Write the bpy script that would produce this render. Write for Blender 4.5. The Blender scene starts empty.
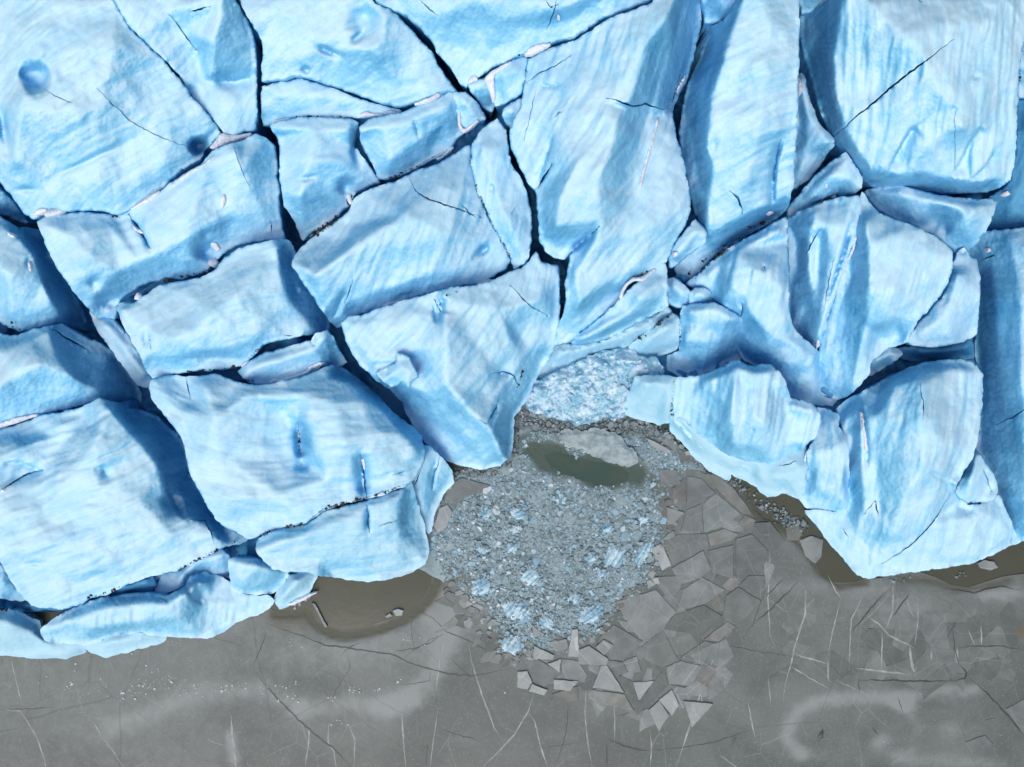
import bpy, math, random
import numpy as np
from mathutils import Vector
from mathutils.geometry import delaunay_2d_cdt

# ------------------------------------------------------------------ scene basics
S = bpy.context.scene
COL = S.collection
RNG = np.random.default_rng(11)
random.seed(5)
W, Hh = 1024.0, 767.0
CX, CY = W / 2, Hh / 2
FPX = 1050.0            # focal length in picture widths of 1/1024
CAMZ = 100.0            # drone height above the lagoon, metres


def ground(px, py, z):
    """world metres of a point seen at (px, py) that stands z metres above the water"""
    k = (CAMZ - z) / FPX
    return (px - CX) * k, -(py - CY) * k


def P(s):
    return np.array([[float(v) for v in t.split(',')] for t in s.split()])


# ------------------------------------------------------------------ noise
_PERM = np.random.default_rng(3).permutation(512)
_PERM = np.concatenate([_PERM, _PERM, _PERM])
_ANG = np.random.default_rng(4).random(512) * 2 * math.pi
_GX, _GY = np.cos(_ANG), np.sin(_ANG)


def perlin(x, y):
    xi = np.floor(x).astype(int); yi = np.floor(y).astype(int)
    xf = x - xi; yf = y - yi
    xi &= 511; yi &= 511
    u = xf * xf * xf * (xf * (xf * 6 - 15) + 10); v = yf * yf * yf * (yf * (yf * 6 - 15) + 10)

    def g(ix, iy, dx, dy):
        h = _PERM[(_PERM[ix & 511] + (iy & 511)) % 512]
        return _GX[h] * dx + _GY[h] * dy
    n00 = g(xi, yi, xf, yf); n10 = g(xi + 1, yi, xf - 1, yf)
    n01 = g(xi, yi + 1, xf, yf - 1); n11 = g(xi + 1, yi + 1, xf - 1, yf - 1)
    a = n00 + u * (n10 - n00); b = n01 + u * (n11 - n01)
    return (a + v * (b - a)) * 1.5


def fbm(x, y, o=4, gain=0.5):
    s = 0; a = 1.0
    for i in range(o):
        s = s + a * perlin(x * 2 ** i + 17.3 * i, y * 2 ** i + 9.1 * i); a *= gain
    return s


# ------------------------------------------------------------------ plane geometry helpers
def seg_dist(q, line):
    """distance of points q (n,2) to a polyline (m,2)"""
    d = np.full(len(q), 1e9)
    for a, b in zip(line[:-1], line[1:]):
        ab = b - a; L = max(ab @ ab, 1e-9)
        t = np.clip(((q - a) @ ab) / L, 0, 1)
        d = np.minimum(d, np.hypot(*(q - a - t[:, None] * ab).T))
    return d


def inside(q, poly):
    x, y = q[:, 0], q[:, 1]
    r = np.zeros(len(q), bool)
    n = len(poly)
    for i in range(n):
        x1, y1 = poly[i]; x2, y2 = poly[(i + 1) % n]
        if y1 == y2: continue
        c = ((y1 > y) != (y2 > y)) & (x < (x2 - x1) * (y - y1) / (y2 - y1) + x1)
        r ^= c
    return r


def densify(line, step, closed=False, jit=0.0, seed=0.0):
    pts = []
    L = list(line) + ([line[0]] if closed else [])
    for a, b in zip(L[:-1], L[1:]):
        a = np.asarray(a, float); b = np.asarray(b, float)
        n = max(1, int(round(np.hypot(*(b - a)[:2]) / step)))
        for i in range(n): pts.append(a + (b - a) * i / n)
    if not closed: pts.append(np.asarray(L[-1], float))
    pts = np.array(pts)
    if jit:
        nx = fbm(pts[:, 0] * .13 + seed, pts[:, 1] * .13 - seed, 3, .6)
        ny = fbm(pts[:, 0] * .13 - 31 + seed, pts[:, 1] * .13 + 57, 3, .6)
        pts = pts.copy(); pts[:, 0] += nx * jit; pts[:, 1] += ny * jit
    return pts


def chaikin(pts, closed=True, it=1):
    """cuts corners a little so traced outlines do not stay polygonal"""
    pts = np.asarray(pts, float)
    for _ in range(it):
        nxt = np.roll(pts, -1, 0)
        q = pts * .82 + nxt * .18; r = pts * .18 + nxt * .82
        out = np.empty((len(pts) * 2, pts.shape[1])); out[0::2] = q; out[1::2] = r
        pts = out if closed else np.vstack([pts[:1], out[1:-3], pts[-1:]])
    return pts


def cdt_fill(outline, inner, lines=()):
    """triangles inside an outline, with loose inner points and constrained polylines"""
    v = [Vector((p[0], p[1])) for p in outline]
    n = len(v); e = []
    for L in lines:
        k = len(v); v += [Vector((p[0], p[1])) for p in L]
        e += [(k + i, k + i + 1) for i in range(len(L) - 1)]
    v += [Vector((p[0], p[1])) for p in inner]
    V, E, F, ov, oe, of = delaunay_2d_cdt(v, e, [list(range(n))], 1, 1e-4)
    V = np.array([[a.x, a.y] for a in V])
    border = np.zeros(len(V), bool)
    for i, o in enumerate(ov):
        if any(k < n for k in o): border[i] = True
    return V, [f for f in F if len(f) >= 3], border


class Tin:
    def __init__(s, outline, ridges):
        v = [Vector((p[0], p[1])) for p in outline]; z = [p[2] for p in outline]
        n = len(v); e = [(i, (i + 1) % n) for i in range(n)]
        for L in ridges:
            k = len(v); v += [Vector((p[0], p[1])) for p in L]; z += [p[2] for p in L]
            e += [(k + i, k + i + 1) for i in range(len(L) - 1)]
        V, E, F, ov, oe, of = delaunay_2d_cdt(v, e, [], 0, 1e-3)
        zz = np.full(len(V), np.nan)
        for i, o in enumerate(ov):
            if len(o): zz[i] = np.mean([z[k] for k in o])
        V = np.array([[a.x, a.y] for a in V]); src = np.array([[a.x, a.y] for a in v]); z = np.array(z)
        for i in np.where(np.isnan(zz))[0]:
            d = np.hypot(*(src - V[i]).T); k = np.argsort(d)[:3]; w = 1 / (d[k] + .1); zz[i] = (z[k] * w).sum() / w.sum()
        s.V, s.F, s.z = V, [f for f in F if len(f) == 3], zz

    def __call__(s, q):
        out = np.full(len(q), np.nan)
        for f in s.F:
            a, b, c = s.V[list(f)]; za, zb, zc = s.z[list(f)]
            d = (b[1] - c[1]) * (a[0] - c[0]) + (c[0] - b[0]) * (a[1] - c[1])
            if abs(d) < 1e-9: continue
            l1 = ((b[1] - c[1]) * (q[:, 0] - c[0]) + (c[0] - b[0]) * (q[:, 1] - c[1])) / d
            l2 = ((c[1] - a[1]) * (q[:, 0] - c[0]) + (a[0] - c[0]) * (q[:, 1] - c[1])) / d
            l3 = 1 - l1 - l2
            m = (l1 > -1e-6) & (l2 > -1e-6) & (l3 > -1e-6)
            out[m] = (l1 * za + l2 * zb + l3 * zc)[m]
        for i in np.where(np.isnan(out))[0]:
            d = np.hypot(*(s.V - q[i]).T); k = np.argsort(d)[:2]; w = 1 / (d[k] + .1); out[i] = (s.z[k] * w).sum() / w.sum()
        return out


def grid_points(outline, step, avoid=(), margin=1.0, seed=0):
    lo = outline[:, :2].min(0); hi = outline[:, :2].max(0)
    r = np.random.default_rng(seed)
    gx, gy = np.meshgrid(np.arange(lo[0], hi[0], step), np.arange(lo[1], hi[1], step * .87))
    gx = gx + (np.arange(gx.shape[0]) % 2)[:, None] * step * .5
    q = np.c_[gx.ravel(), gy.ravel()] + r.uniform(-.22, .22, (gx.size, 2)) * step
    q = q[inside(q, outline[:, :2])]
    ring = np.vstack([outline[:, :2], outline[:1, :2]])
    if len(q): q = q[seg_dist(q, ring) > margin]
    for L, w in avoid:
        if len(q): q = q[seg_dist(q, L) > w]
    return q


def new_mesh(name, V, F, mat, parent=None, smooth=True, attrs=None, uv=None, mats=None, fmat=None, sharp=None):
    me = bpy.data.meshes.new(name)
    me.from_pydata([tuple(map(float, v)) for v in V], [], [tuple(map(int, f)) for f in F])
    for m in (mats or [mat]): me.materials.append(m)
    if fmat is not None: me.polygons.foreach_set('material_index', np.asarray(fmat, np.int32))
    if smooth: me.polygons.foreach_set('use_smooth', np.ones(len(me.polygons), bool))
    if attrs:
        for k, a in attrs.items():
            at = me.attributes.new(k, 'FLOAT', 'POINT'); at.data.foreach_set('value', np.asarray(a, np.float32))
    if uv is not None:
        at = me.attributes.new('strata', 'FLOAT_VECTOR', 'POINT')
        at.data.foreach_set('vector', np.asarray(uv, np.float32).ravel())
    me.update()
    if sharp: me.set_sharp_from_angle(angle=math.radians(sharp))
    o = bpy.data.objects.new(name, me); COL.objects.link(o)
    if parent is not None: o.parent = parent
    return o


def tag(o, label=None, cat=None, group=None, kind=None):
    if label: o['label'] = label
    if cat: o['category'] = cat
    if group: o['group'] = group
    if kind: o['kind'] = kind
    return o


# ------------------------------------------------------------------ materials
class NT:
    def __init__(s, name):
        s.m = bpy.data.materials.new(name); s.m.use_nodes = True
        s.t = s.m.node_tree; s.t.nodes.clear()
        s.out = s.n('ShaderNodeOutputMaterial'); s.b = s.n('ShaderNodeBsdfPrincipled')
        s.t.links.new(s.b.outputs[0], s.out.inputs[0])

    def n(s, k, **kw):
        x = s.t.nodes.new(k)
        for a, v in kw.items(): setattr(x, a, v)
        return x

    def l(s, a, b): s.t.links.new(a, b)

    def noise(s, vec, scale, detail=5, rough=.55, dist=0.0):
        x = s.n('ShaderNodeTexNoise'); x.inputs['Scale'].default_value = scale; x.inputs['Detail'].default_value = detail
        x.inputs['Roughness'].default_value = rough; x.inputs['Distortion'].default_value = dist
        if vec is not None: s.l(vec, x.inputs['Vector'])
        return x.outputs['Fac']

    def attr(s, name): return s.n('ShaderNodeAttribute', attribute_name=name)

    def ramp(s, f, lo, hi, a=0.0, b=1.0):
        x = s.n('ShaderNodeMapRange', interpolation_type='SMOOTHSTEP')
        for i, v in zip(('From Min', 'From Max', 'To Min', 'To Max'), (lo, hi, a, b)): x.inputs[i].default_value = v
        s.l(f, x.inputs['Value']); return x.outputs[0]

    def math(s, op, a, b=None, c=None, clamp=False):
        x = s.n('ShaderNodeMath', operation=op, use_clamp=clamp)
        for i, v in enumerate((a, b, c)):
            if v is None: continue
            if isinstance(v, (int, float)): x.inputs[i].default_value = v
            else: s.l(v, x.inputs[i])
        return x.outputs[0]

    def mix(s, f, a, b):
        x = s.n('ShaderNodeMix', data_type='RGBA')
        for i, v in ((0, f), (6, a), (7, b)):
            if isinstance(v, (int, float)): x.inputs[i].default_value = v
            elif isinstance(v, tuple): x.inputs[i].default_value = (*v, 1)
            else: s.l(v, x.inputs[i])
        return x.outputs[2]

    def mapping(s, vec, sc):
        x = s.n('ShaderNodeMapping'); x.inputs['Scale'].default_value = sc; s.l(vec, x.inputs[0]); return x.outputs[0]

    def bump(s, h, strength, dist):
        x = s.n('ShaderNodeBump'); x.inputs['Strength'].default_value = strength; x.inputs['Distance'].default_value = dist
        s.l(h, x.inputs['Height']); s.l(x.outputs[0], s.b.inputs['Normal']); return x

    def obj(s): return s.n('ShaderNodeNewGeometry').outputs['Position']


def glacier_ice(name, crust=(.535, .785, .94), mid=(.235, .585, .85), blue=(.03, .265, .53), k=1.0, dirt=True):
    """layered glacier ice: pale weathered crust, blue bubble-free bands, blue fracture faces with shade painted in by slope, grit along seams"""
    t = NT(name)
    pos = t.obj(); st = t.attr('strata').outputs['Vector']
    geo = t.n('ShaderNodeNewGeometry')
    sep = t.n('ShaderNodeSeparateXYZ'); t.l(geo.outputs['Normal'], sep.inputs[0])
    band = t.noise(t.mapping(st, (.07, .75, 1)), 1.0, 7, .70, .05)           # long bands
    fine = t.noise(t.mapping(st, (.45, 5.0, 1)), 1.0, 6, .70, .05)          # hair-thin bands
    wide = t.noise(pos, .17, 5, .6)
    blot = t.noise(pos, .8, 7, .68)
    face = t.ramp(sep.outputs[2], .95, .20)                                # steep faces: bare blue ice, plus their shade painted in by slope
    f = t.math('MULTIPLY_ADD', t.ramp(band, .40, .70), .17, t.math('MULTIPLY', face, .67 * k))
    f = t.math('ADD', f, t.math('MULTIPLY_ADD', t.ramp(fine, .32, .72), .10, -.045))
    f = t.math('ADD', f, t.math('MULTIPLY', t.ramp(wide, .42, .66), .13))
    f = t.math('ADD', f, t.math('MULTIPLY_ADD', t.ramp(blot, .36, .68), .10, -.05), clamp=True)
    f = t.math('ADD', f, t.math('MULTIPLY_ADD', t.ramp(t.noise(pos, 6.5, 4, .75), .36, .66), .09, -.045), clamp=True)   # rime grains and melt pits
    r = t.n('ShaderNodeValToRGB'); el = r.color_ramp.elements; el.new(.5)
    for e, (p, c) in zip(el, ((0, crust), (.46, mid), (1, blue))): e.position = p; e.color = (*c, 1)
    t.l(f, r.inputs[0]); c = r.outputs[0]
    w = t.ramp(t.noise(pos, 2.3, 7, .68), .56, .74)
    c = t.mix(t.math('MULTIPLY', w, .14), c, (.74, .88, .96))
    if dirt:
        d = t.attr('dirt').outputs['Fac']
        g = t.ramp(t.math('ADD', d, t.math('MULTIPLY', t.noise(pos, 3.2, 6, .7), .9)), .98, 1.22)
        c = t.mix(t.math('MULTIPLY', g, .85), c, (.035, .032, .035))
        sp = t.ramp(t.noise(pos, 4.5, 3, .5), .735, .775)
        zone = t.ramp(t.noise(pos, .21, 2, .5), .50, .62)
        c = t.mix(t.math('MULTIPLY', t.math('MULTIPLY', sp, zone), .45), c, (.10, .12, .14))
    t.l(c, t.b.inputs['Base Color'])
    t.b.inputs['Roughness'].default_value = .5
    t.b.inputs['Specular IOR Level'].default_value = .2
    h = t.math('ADD', t.math('MULTIPLY', fine, .22), t.math('MULTIPLY', t.noise(pos, 3.0, 7, .7), .18))
    h = t.math('ADD', h, t.math('MULTIPLY', band, .3))
    h = t.math('ADD', h, t.math('MULTIPLY', t.noise(pos, 8.0, 4, .75), .08))
    t.bump(h, .5, .16)
    return t.m


M_ICE = glacier_ice('layered_glacier_ice')
M_PALE = glacier_ice('pale_waterline_ice', (.45, .70, .84), (.31, .61, .80), (.16, .46, .66), .7)
M_BED = glacier_ice('shaded_crevasse_ice', (.09, .32, .55), (.05, .24, .46), (.025, .15, .35), dirt=False)  # ice copy darkened to paint the shade at the crevasse bottoms
M_SHADED = glacier_ice('shaded_blue_ice', (.10, .36, .60), (.06, .28, .52), (.03, .18, .40))  # shaded copy of the ice for low blocks down in the gaps


def snow_mat():
    t = NT('wind_packed_snow'); pos = t.obj()
    c = t.mix(t.ramp(t.noise(pos, 2.5, 6, .65), .35, .7), (.80, .83, .90), (.62, .69, .79))
    t.l(c, t.b.inputs['Base Color']); t.b.inputs['Roughness'].default_value = .9; t.b.inputs['Specular IOR Level'].default_value = .1
    t.bump(t.noise(pos, 5, 6, .7), .6, .08); return t.m


M_SNOW = snow_mat()


def tint_mat(name, cols, rough=.6, spec=.25, bumps=6.0):
    """colour picked per chip from the 'tint' attribute"""
    t = NT(name); pos = t.obj()
    r = t.n('ShaderNodeValToRGB'); el = r.color_ramp.elements
    while len(el) < len(cols): el.new(.5)
    for e, (p, c) in zip(el, cols): e.position = p; e.color = (*c, 1)
    t.l(t.attr('tint').outputs['Fac'], r.inputs[0])
    c = t.mix(t.ramp(t.noise(pos, 3.0, 5, .65), .38, .7, 0, .3), r.outputs[0], (.13, .17, .19))
    t.l(c, t.b.inputs['Base Color']); t.b.inputs['Roughness'].default_value = rough; t.b.inputs['Specular IOR Level'].default_value = spec
    t.bump(t.noise(pos, bumps, 5, .65), .5, .05); return t.m


M_GRIT = tint_mat('dark_grit_and_crumbs', [(0, (.02, .018, .018)), (.45, (.055, .045, .04)), (.6, (.16, .19, .22)), (1, (.7, .74, .78))], .85, .1)
M_BRASH = tint_mat('brash_ice_chips', [(0, (.10, .15, .17)), (.3, (.20, .285, .32)), (.6, (.31, .42, .475)), (.8, (.30, .50, .62)), (.9, (.56, .64, .69)), (1, (.74, .79, .83))], .55, .25)
M_RUBBLE = tint_mat('grey_ice_rubble', [(0, (.10, .125, .135)), (.4, (.20, .245, .265)), (.75, (.32, .385, .415)), (1, (.56, .64, .69))], .6, .2)
M_CRUMB = tint_mat('white_ice_crumbs', [(0, (.40, .43, .45)), (1, (.72, .75, .78))], .7, .2)


def chunk_mat():
    t = NT('striped_blue_ice'); pos = t.obj(); st = t.attr('strata').outputs['Vector']
    a = t.noise(t.mapping(st, (.5, 3.2, 1)), 1.0, 5, .6, .4)
    c = t.mix(t.ramp(a, .40, .60), (.13, .33, .47), (.52, .68, .77))
    c = t.mix(t.ramp(t.noise(pos, 3.0, 5, .6), .55, .75), c, (.66, .74, .78))
    t.l(c, t.b.inputs['Base Color']); t.b.inputs['Roughness'].default_value = .45; t.b.inputs['Specular IOR Level'].default_value = .3
    t.bump(t.noise(pos, 4, 6, .65), .7, .1); return t.m


M_CHUNK = chunk_mat()


def floe_mat(name, a, b):
    t = NT(name); pos = t.obj()
    c = t.mix(t.ramp(t.noise(pos, .55, 6, .62, .3), .35, .68), a, b)
    c = t.mix(t.ramp(t.noise(pos, 3.5, 5, .7), .56, .72, 0, .4), c, tuple(min(1, v * 1.5) for v in b))
    ln = t.n('ShaderNodeTexVoronoi', feature='DISTANCE_TO_EDGE'); ln.inputs['Scale'].default_value = .32
    nd = t.n('ShaderNodeTexNoise'); nd.inputs['Scale'].default_value = .6; t.l(pos, nd.inputs['Vector'])
    wv = t.n('ShaderNodeVectorMath', operation='MULTIPLY_ADD'); t.l(nd.outputs['Color'], wv.inputs[0]); wv.inputs[1].default_value = (.3, .3, 0); t.l(pos, wv.inputs[2])
    t.l(wv.outputs[0], ln.inputs['Vector'])
    c = t.mix(t.ramp(ln.outputs['Distance'], .012, .002, 0, .35), c, tuple(min(1, v * 1.7) for v in b))
    oi = t.n('ShaderNodeObjectInfo'); hv = t.n('ShaderNodeHueSaturation'); t.l(c, hv.inputs['Color']); t.l(t.ramp(oi.outputs['Random'], 0, 1, .84, 1.18), hv.inputs['Value']); c = hv.outputs[0]
    t.l(c, t.b.inputs['Base Color']); t.b.inputs['Roughness'].default_value = .5; t.b.inputs['Specular IOR Level'].default_value = .3
    t.bump(t.noise(pos, 4, 5, .6), .25, .03); return t.m


M_FLOE = {'pale': floe_mat('pale_plate_ice', (.235, .265, .275), (.31, .34, .345)),
          'grey': floe_mat('grey_plate_ice', (.150, .174, .178), (.212, .238, .242)),
          'dark': floe_mat('dark_plate_ice', (.112, .131, .130), (.155, .176, .176)),
          'lake': floe_mat('flush_lake_plate_ice', (.118, .138, .135), (.165, .187, .184)),
          'brown': floe_mat('brown_stained_plate_ice', (.136, .147, .138), (.197, .212, .206))}


def lake_mat():
    """grey lake ice: frost patches, thin wet rims, hairline cracks"""
    t = NT('grey_lake_ice'); pos = t.obj()
    frost = t.attr('frost').outputs['Fac']; wet = t.attr('wet').outputs['Fac']; silt = t.attr('silt').outputs['Fac']
    n1 = t.noise(pos, .085, 7, .64, .4); n2 = t.noise(pos, .9, 6, .65, .2); n3 = t.noise(pos, 5.0, 4, .7)
    c = t.mix(t.ramp(n1, .36, .66), (.102, .121, .118), (.157, .179, .175))
    fr = t.math('ADD', t.math('MULTIPLY', frost, .9), t.math('MULTIPLY_ADD', n2, .7, -.40))
    c = t.mix(t.math('MULTIPLY', t.ramp(fr, .02, .8), .58), c, (.34, .375, .385))
    c = t.mix(t.ramp(n3, .52, .72, 0, .34), c, (.32, .345, .355))
    c = t.mix(t.ramp(t.noise(pos, 2.6, 5, .7), .58, .72, 0, .35), c, (.10, .112, .11))
    c = t.mix(t.math('MULTIPLY', silt, .8), c, (.135, .115, .075))
    ln = t.n('ShaderNodeTexVoronoi', feature='DISTANCE_TO_EDGE'); ln.inputs['Scale'].default_value = .09
    nd = t.n('ShaderNodeTexNoise'); nd.inputs['Scale'].default_value = .25; t.l(pos, nd.inputs['Vector'])
    wv = t.n('ShaderNodeVectorMath', operation='MULTIPLY_ADD'); t.l(nd.outputs['Color'], wv.inputs[0]); wv.inputs[1].default_value = (.9, .9, 0); t.l(pos, wv.inputs[2])
    t.l(wv.outputs[0], ln.inputs['Vector'])
    c = t.mix(t.ramp(ln.outputs['Distance'], .0045, .0005, 0, .35), c, (.08, .088, .088))
    l2 = t.n('ShaderNodeTexVoronoi', feature='DISTANCE_TO_EDGE'); l2.inputs['Scale'].default_value = .21; l2.inputs['Randomness'].default_value = 1.0
    m2 = t.n('ShaderNodeMapping'); m2.inputs['Location'].default_value = (3.1, 7.7, 0); m2.inputs['Rotation'].default_value = (0, 0, .3); m2.inputs['Scale'].default_value = (1.25, .7, 1)
    t.l(wv.outputs[0], m2.inputs[0]); t.l(m2.outputs[0], l2.inputs['Vector'])
    vein = t.math('MULTIPLY', t.ramp(l2.outputs['Distance'], .011, .002), t.ramp(t.noise(pos, .16, 3, .5), .46, .60, 0, .26))
    c = t.mix(vein, c, (.36, .385, .395))
    we = t.ramp(t.math('ADD', wet, t.math('MULTIPLY_ADD', n2, .5, -.25)), .1, .95)
    c = t.mix(we, c, (.076, .082, .062))
    t.l(c, t.b.inputs['Base Color'])
    t.b.inputs['Roughness'].default_value = .5; t.b.inputs['Specular IOR Level'].default_value = .3
    t.bump(t.math('ADD', n3, n2), .2, .03); return t.m


M_LAKE = lake_mat()


def plain(name, col, rough=.5, var=.35, scale=1.2):
    t = NT(name); pos = t.obj()
    c = t.mix(t.ramp(t.noise(pos, scale, 5, .6), .35, .7), tuple(v * (1 - var) for v in col), col)
    t.l(c, t.b.inputs['Base Color']); t.b.inputs['Roughness'].default_value = rough; t.b.inputs['Specular IOR Level'].default_value = .3
    t.bump(t.noise(pos, 4, 5, .6), .3, .04); return t.m


M_VEIN = plain('refrozen_white_vein', (.40, .42, .43), .6, .4)
M_CRACK = plain('dark_open_crack', (.07, .078, .076), .4, .3)


def water_mat():
    t = NT('silty_lagoon_water'); pos = t.obj()
    s = t.n('ShaderNodeSeparateXYZ'); t.l(pos, s.inputs[0])
    # glacial silt: olive brown in the lagoon, greener in the sheltered inlet between the ice fronts
    dx = t.math('MULTIPLY', t.math('SUBTRACT', s.outputs[0], 7.2), .09); dy = t.math('MULTIPLY', t.math('ADD', s.outputs[1], 7.0), .09)
    r = t.math('ADD', t.math('MULTIPLY', dx, dx), t.math('MULTIPLY', dy, dy))
    c = t.mix(t.ramp(r, .3, 1.3), (.044, .082, .070), (.076, .082, .062))
    c = t.mix(t.ramp(t.noise(pos, .35, 4, .6, .5), .4, .75, 0, .35), c, (.105, .106, .084))
    t.l(c, t.b.inputs['Base Color']); t.b.inputs['Roughness'].default_value = .12; t.b.inputs['IOR'].default_value = 1.33
    t.bump(t.noise(pos, 1.5, 4, .6), .15, .03); return t.m


M_WATER = water_mat()


def slush_mat():
    t = NT('grey_blue_slush'); pos = t.obj(); wet = t.attr('wet').outputs['Fac']
    n = t.noise(pos, .8, 6, .65); n2 = t.noise(pos, 4.0, 5, .7)
    c = t.mix(t.ramp(n, .35, .68), (.15, .225, .255), (.26, .355, .395))
    c = t.mix(t.ramp(n2, .5, .75, 0, .6), c, (.50, .57, .61))
    we = t.ramp(t.math('ADD', wet, t.math('MULTIPLY_ADD', n, .7, -.35)), .1, .9)
    c = t.mix(we, c, (.036, .070, .058))
    t.l(c, t.b.inputs['Base Color']); t.b.inputs['Roughness'].default_value = .45
    t.bump(n2, .6, .06); return t.m


M_SLUSH = slush_mat()


def apron_mat():
    t = NT('snowy_broken_ice'); pos = t.obj()
    n = t.noise(pos, .9, 6, .68, .3)
    c = t.mix(t.ramp(n, .40, .60), (.22, .48, .64), (.58, .74, .86))
    c = t.mix(t.ramp(t.noise(pos, 2.6, 5, .7), .52, .70, 0, .75), c, (.70, .80, .89))
    d = t.math('ADD', t.attr('dirt').outputs['Fac'], t.noise(pos, 2.0, 5, .7)); c = t.mix(t.ramp(d, .95, 1.25, 0, .6), c, (.14, .15, .17))
    t.l(c, t.b.inputs['Base Color']); t.b.inputs['Roughness'].default_value = .7; t.b.inputs['Specular IOR Level'].default_value = .2
    t.bump(t.noise(pos, 3, 6, .7), .4, .1); return t.m


M_APRON = apron_mat()


def grey_ice():
    t = NT('grey_rotten_ice'); pos = t.obj()
    c = t.mix(t.ramp(t.noise(pos, 1.1, 6, .68, .3), .38, .64), (.22, .285, .31), (.36, .44, .475))
    c = t.mix(t.ramp(t.noise(pos, 3.5, 5, .7), .55, .72, 0, .6), c, (.50, .57, .61))
    d = t.math('ADD', t.attr('dirt').outputs['Fac'], t.noise(pos, 2.0, 5, .7)); c = t.mix(t.ramp(d, .8, 1.1, 0, .7), c, (.12, .13, .14))
    t.l(c, t.b.inputs['Base Color']); t.b.inputs['Roughness'].default_value = .7; t.b.inputs['Specular IOR Level'].default_value = .2
    t.bump(t.noise(pos, 3, 6, .7), .5, .1); return t.m


M_GREY = grey_ice()
M_SHARD = tint_mat('shattered_white_ice', [(0, (.2, .3, .35)), (.6, (.30, .56, .72)), (.75, (.52, .72, .84)), (1, (.74, .84, .92))], .6, .25)

# ------------------------------------------------------------------ ice blocks
FIELDS = {}


def chips(n_sides, cx, cy, r, h, z0, rnd, flat=.75, stretch=None):
    """one angular chip of ice: irregular prism, top smaller than the bottom"""
    a0 = rnd.random() * 6.28; k = n_sides
    a = a0 + (np.arange(k) + rnd.uniform(-.3, .3, k)) * 2 * math.pi / k
    rr = r * rnd.uniform(.7, 1.2, k)
    el = rnd.uniform(.55, 1.0) if stretch is None else stretch; ta = rnd.random() * 3.14
    x = rr * np.cos(a); y = rr * np.sin(a) * el
    x, y = x * math.cos(ta) - y * math.sin(ta), x * math.sin(ta) + y * math.cos(ta)
    tx, ty = rnd.uniform(-.35, .35, 2) * flat
    top = z0 + h * rnd.uniform(.8, 1.2) + tx * x + ty * y
    sh = rnd.uniform(.6, .88); ox, oy = rnd.uniform(-.15, .15, 2) * r
    V = np.r_[np.c_[cx + x, cy + y, np.full(k, z0 - .05)], np.c_[cx + x * sh + ox, cy + y * sh + oy, top]]
    F = [tuple(range(k, 2 * k))] + [(i, (i + 1) % k, k + (i + 1) % k, k + i) for i in range(k)]
    return V, F


def merge(parts):
    V = []; F = []; T = []; k = 0
    for v, f, t in parts:
        V.append(v); F += [tuple(i + k for i in q) for q in f]; T.append(np.full(len(v), t)); k += len(v)
    return np.vstack(V), F, np.concatenate(T)


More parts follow.
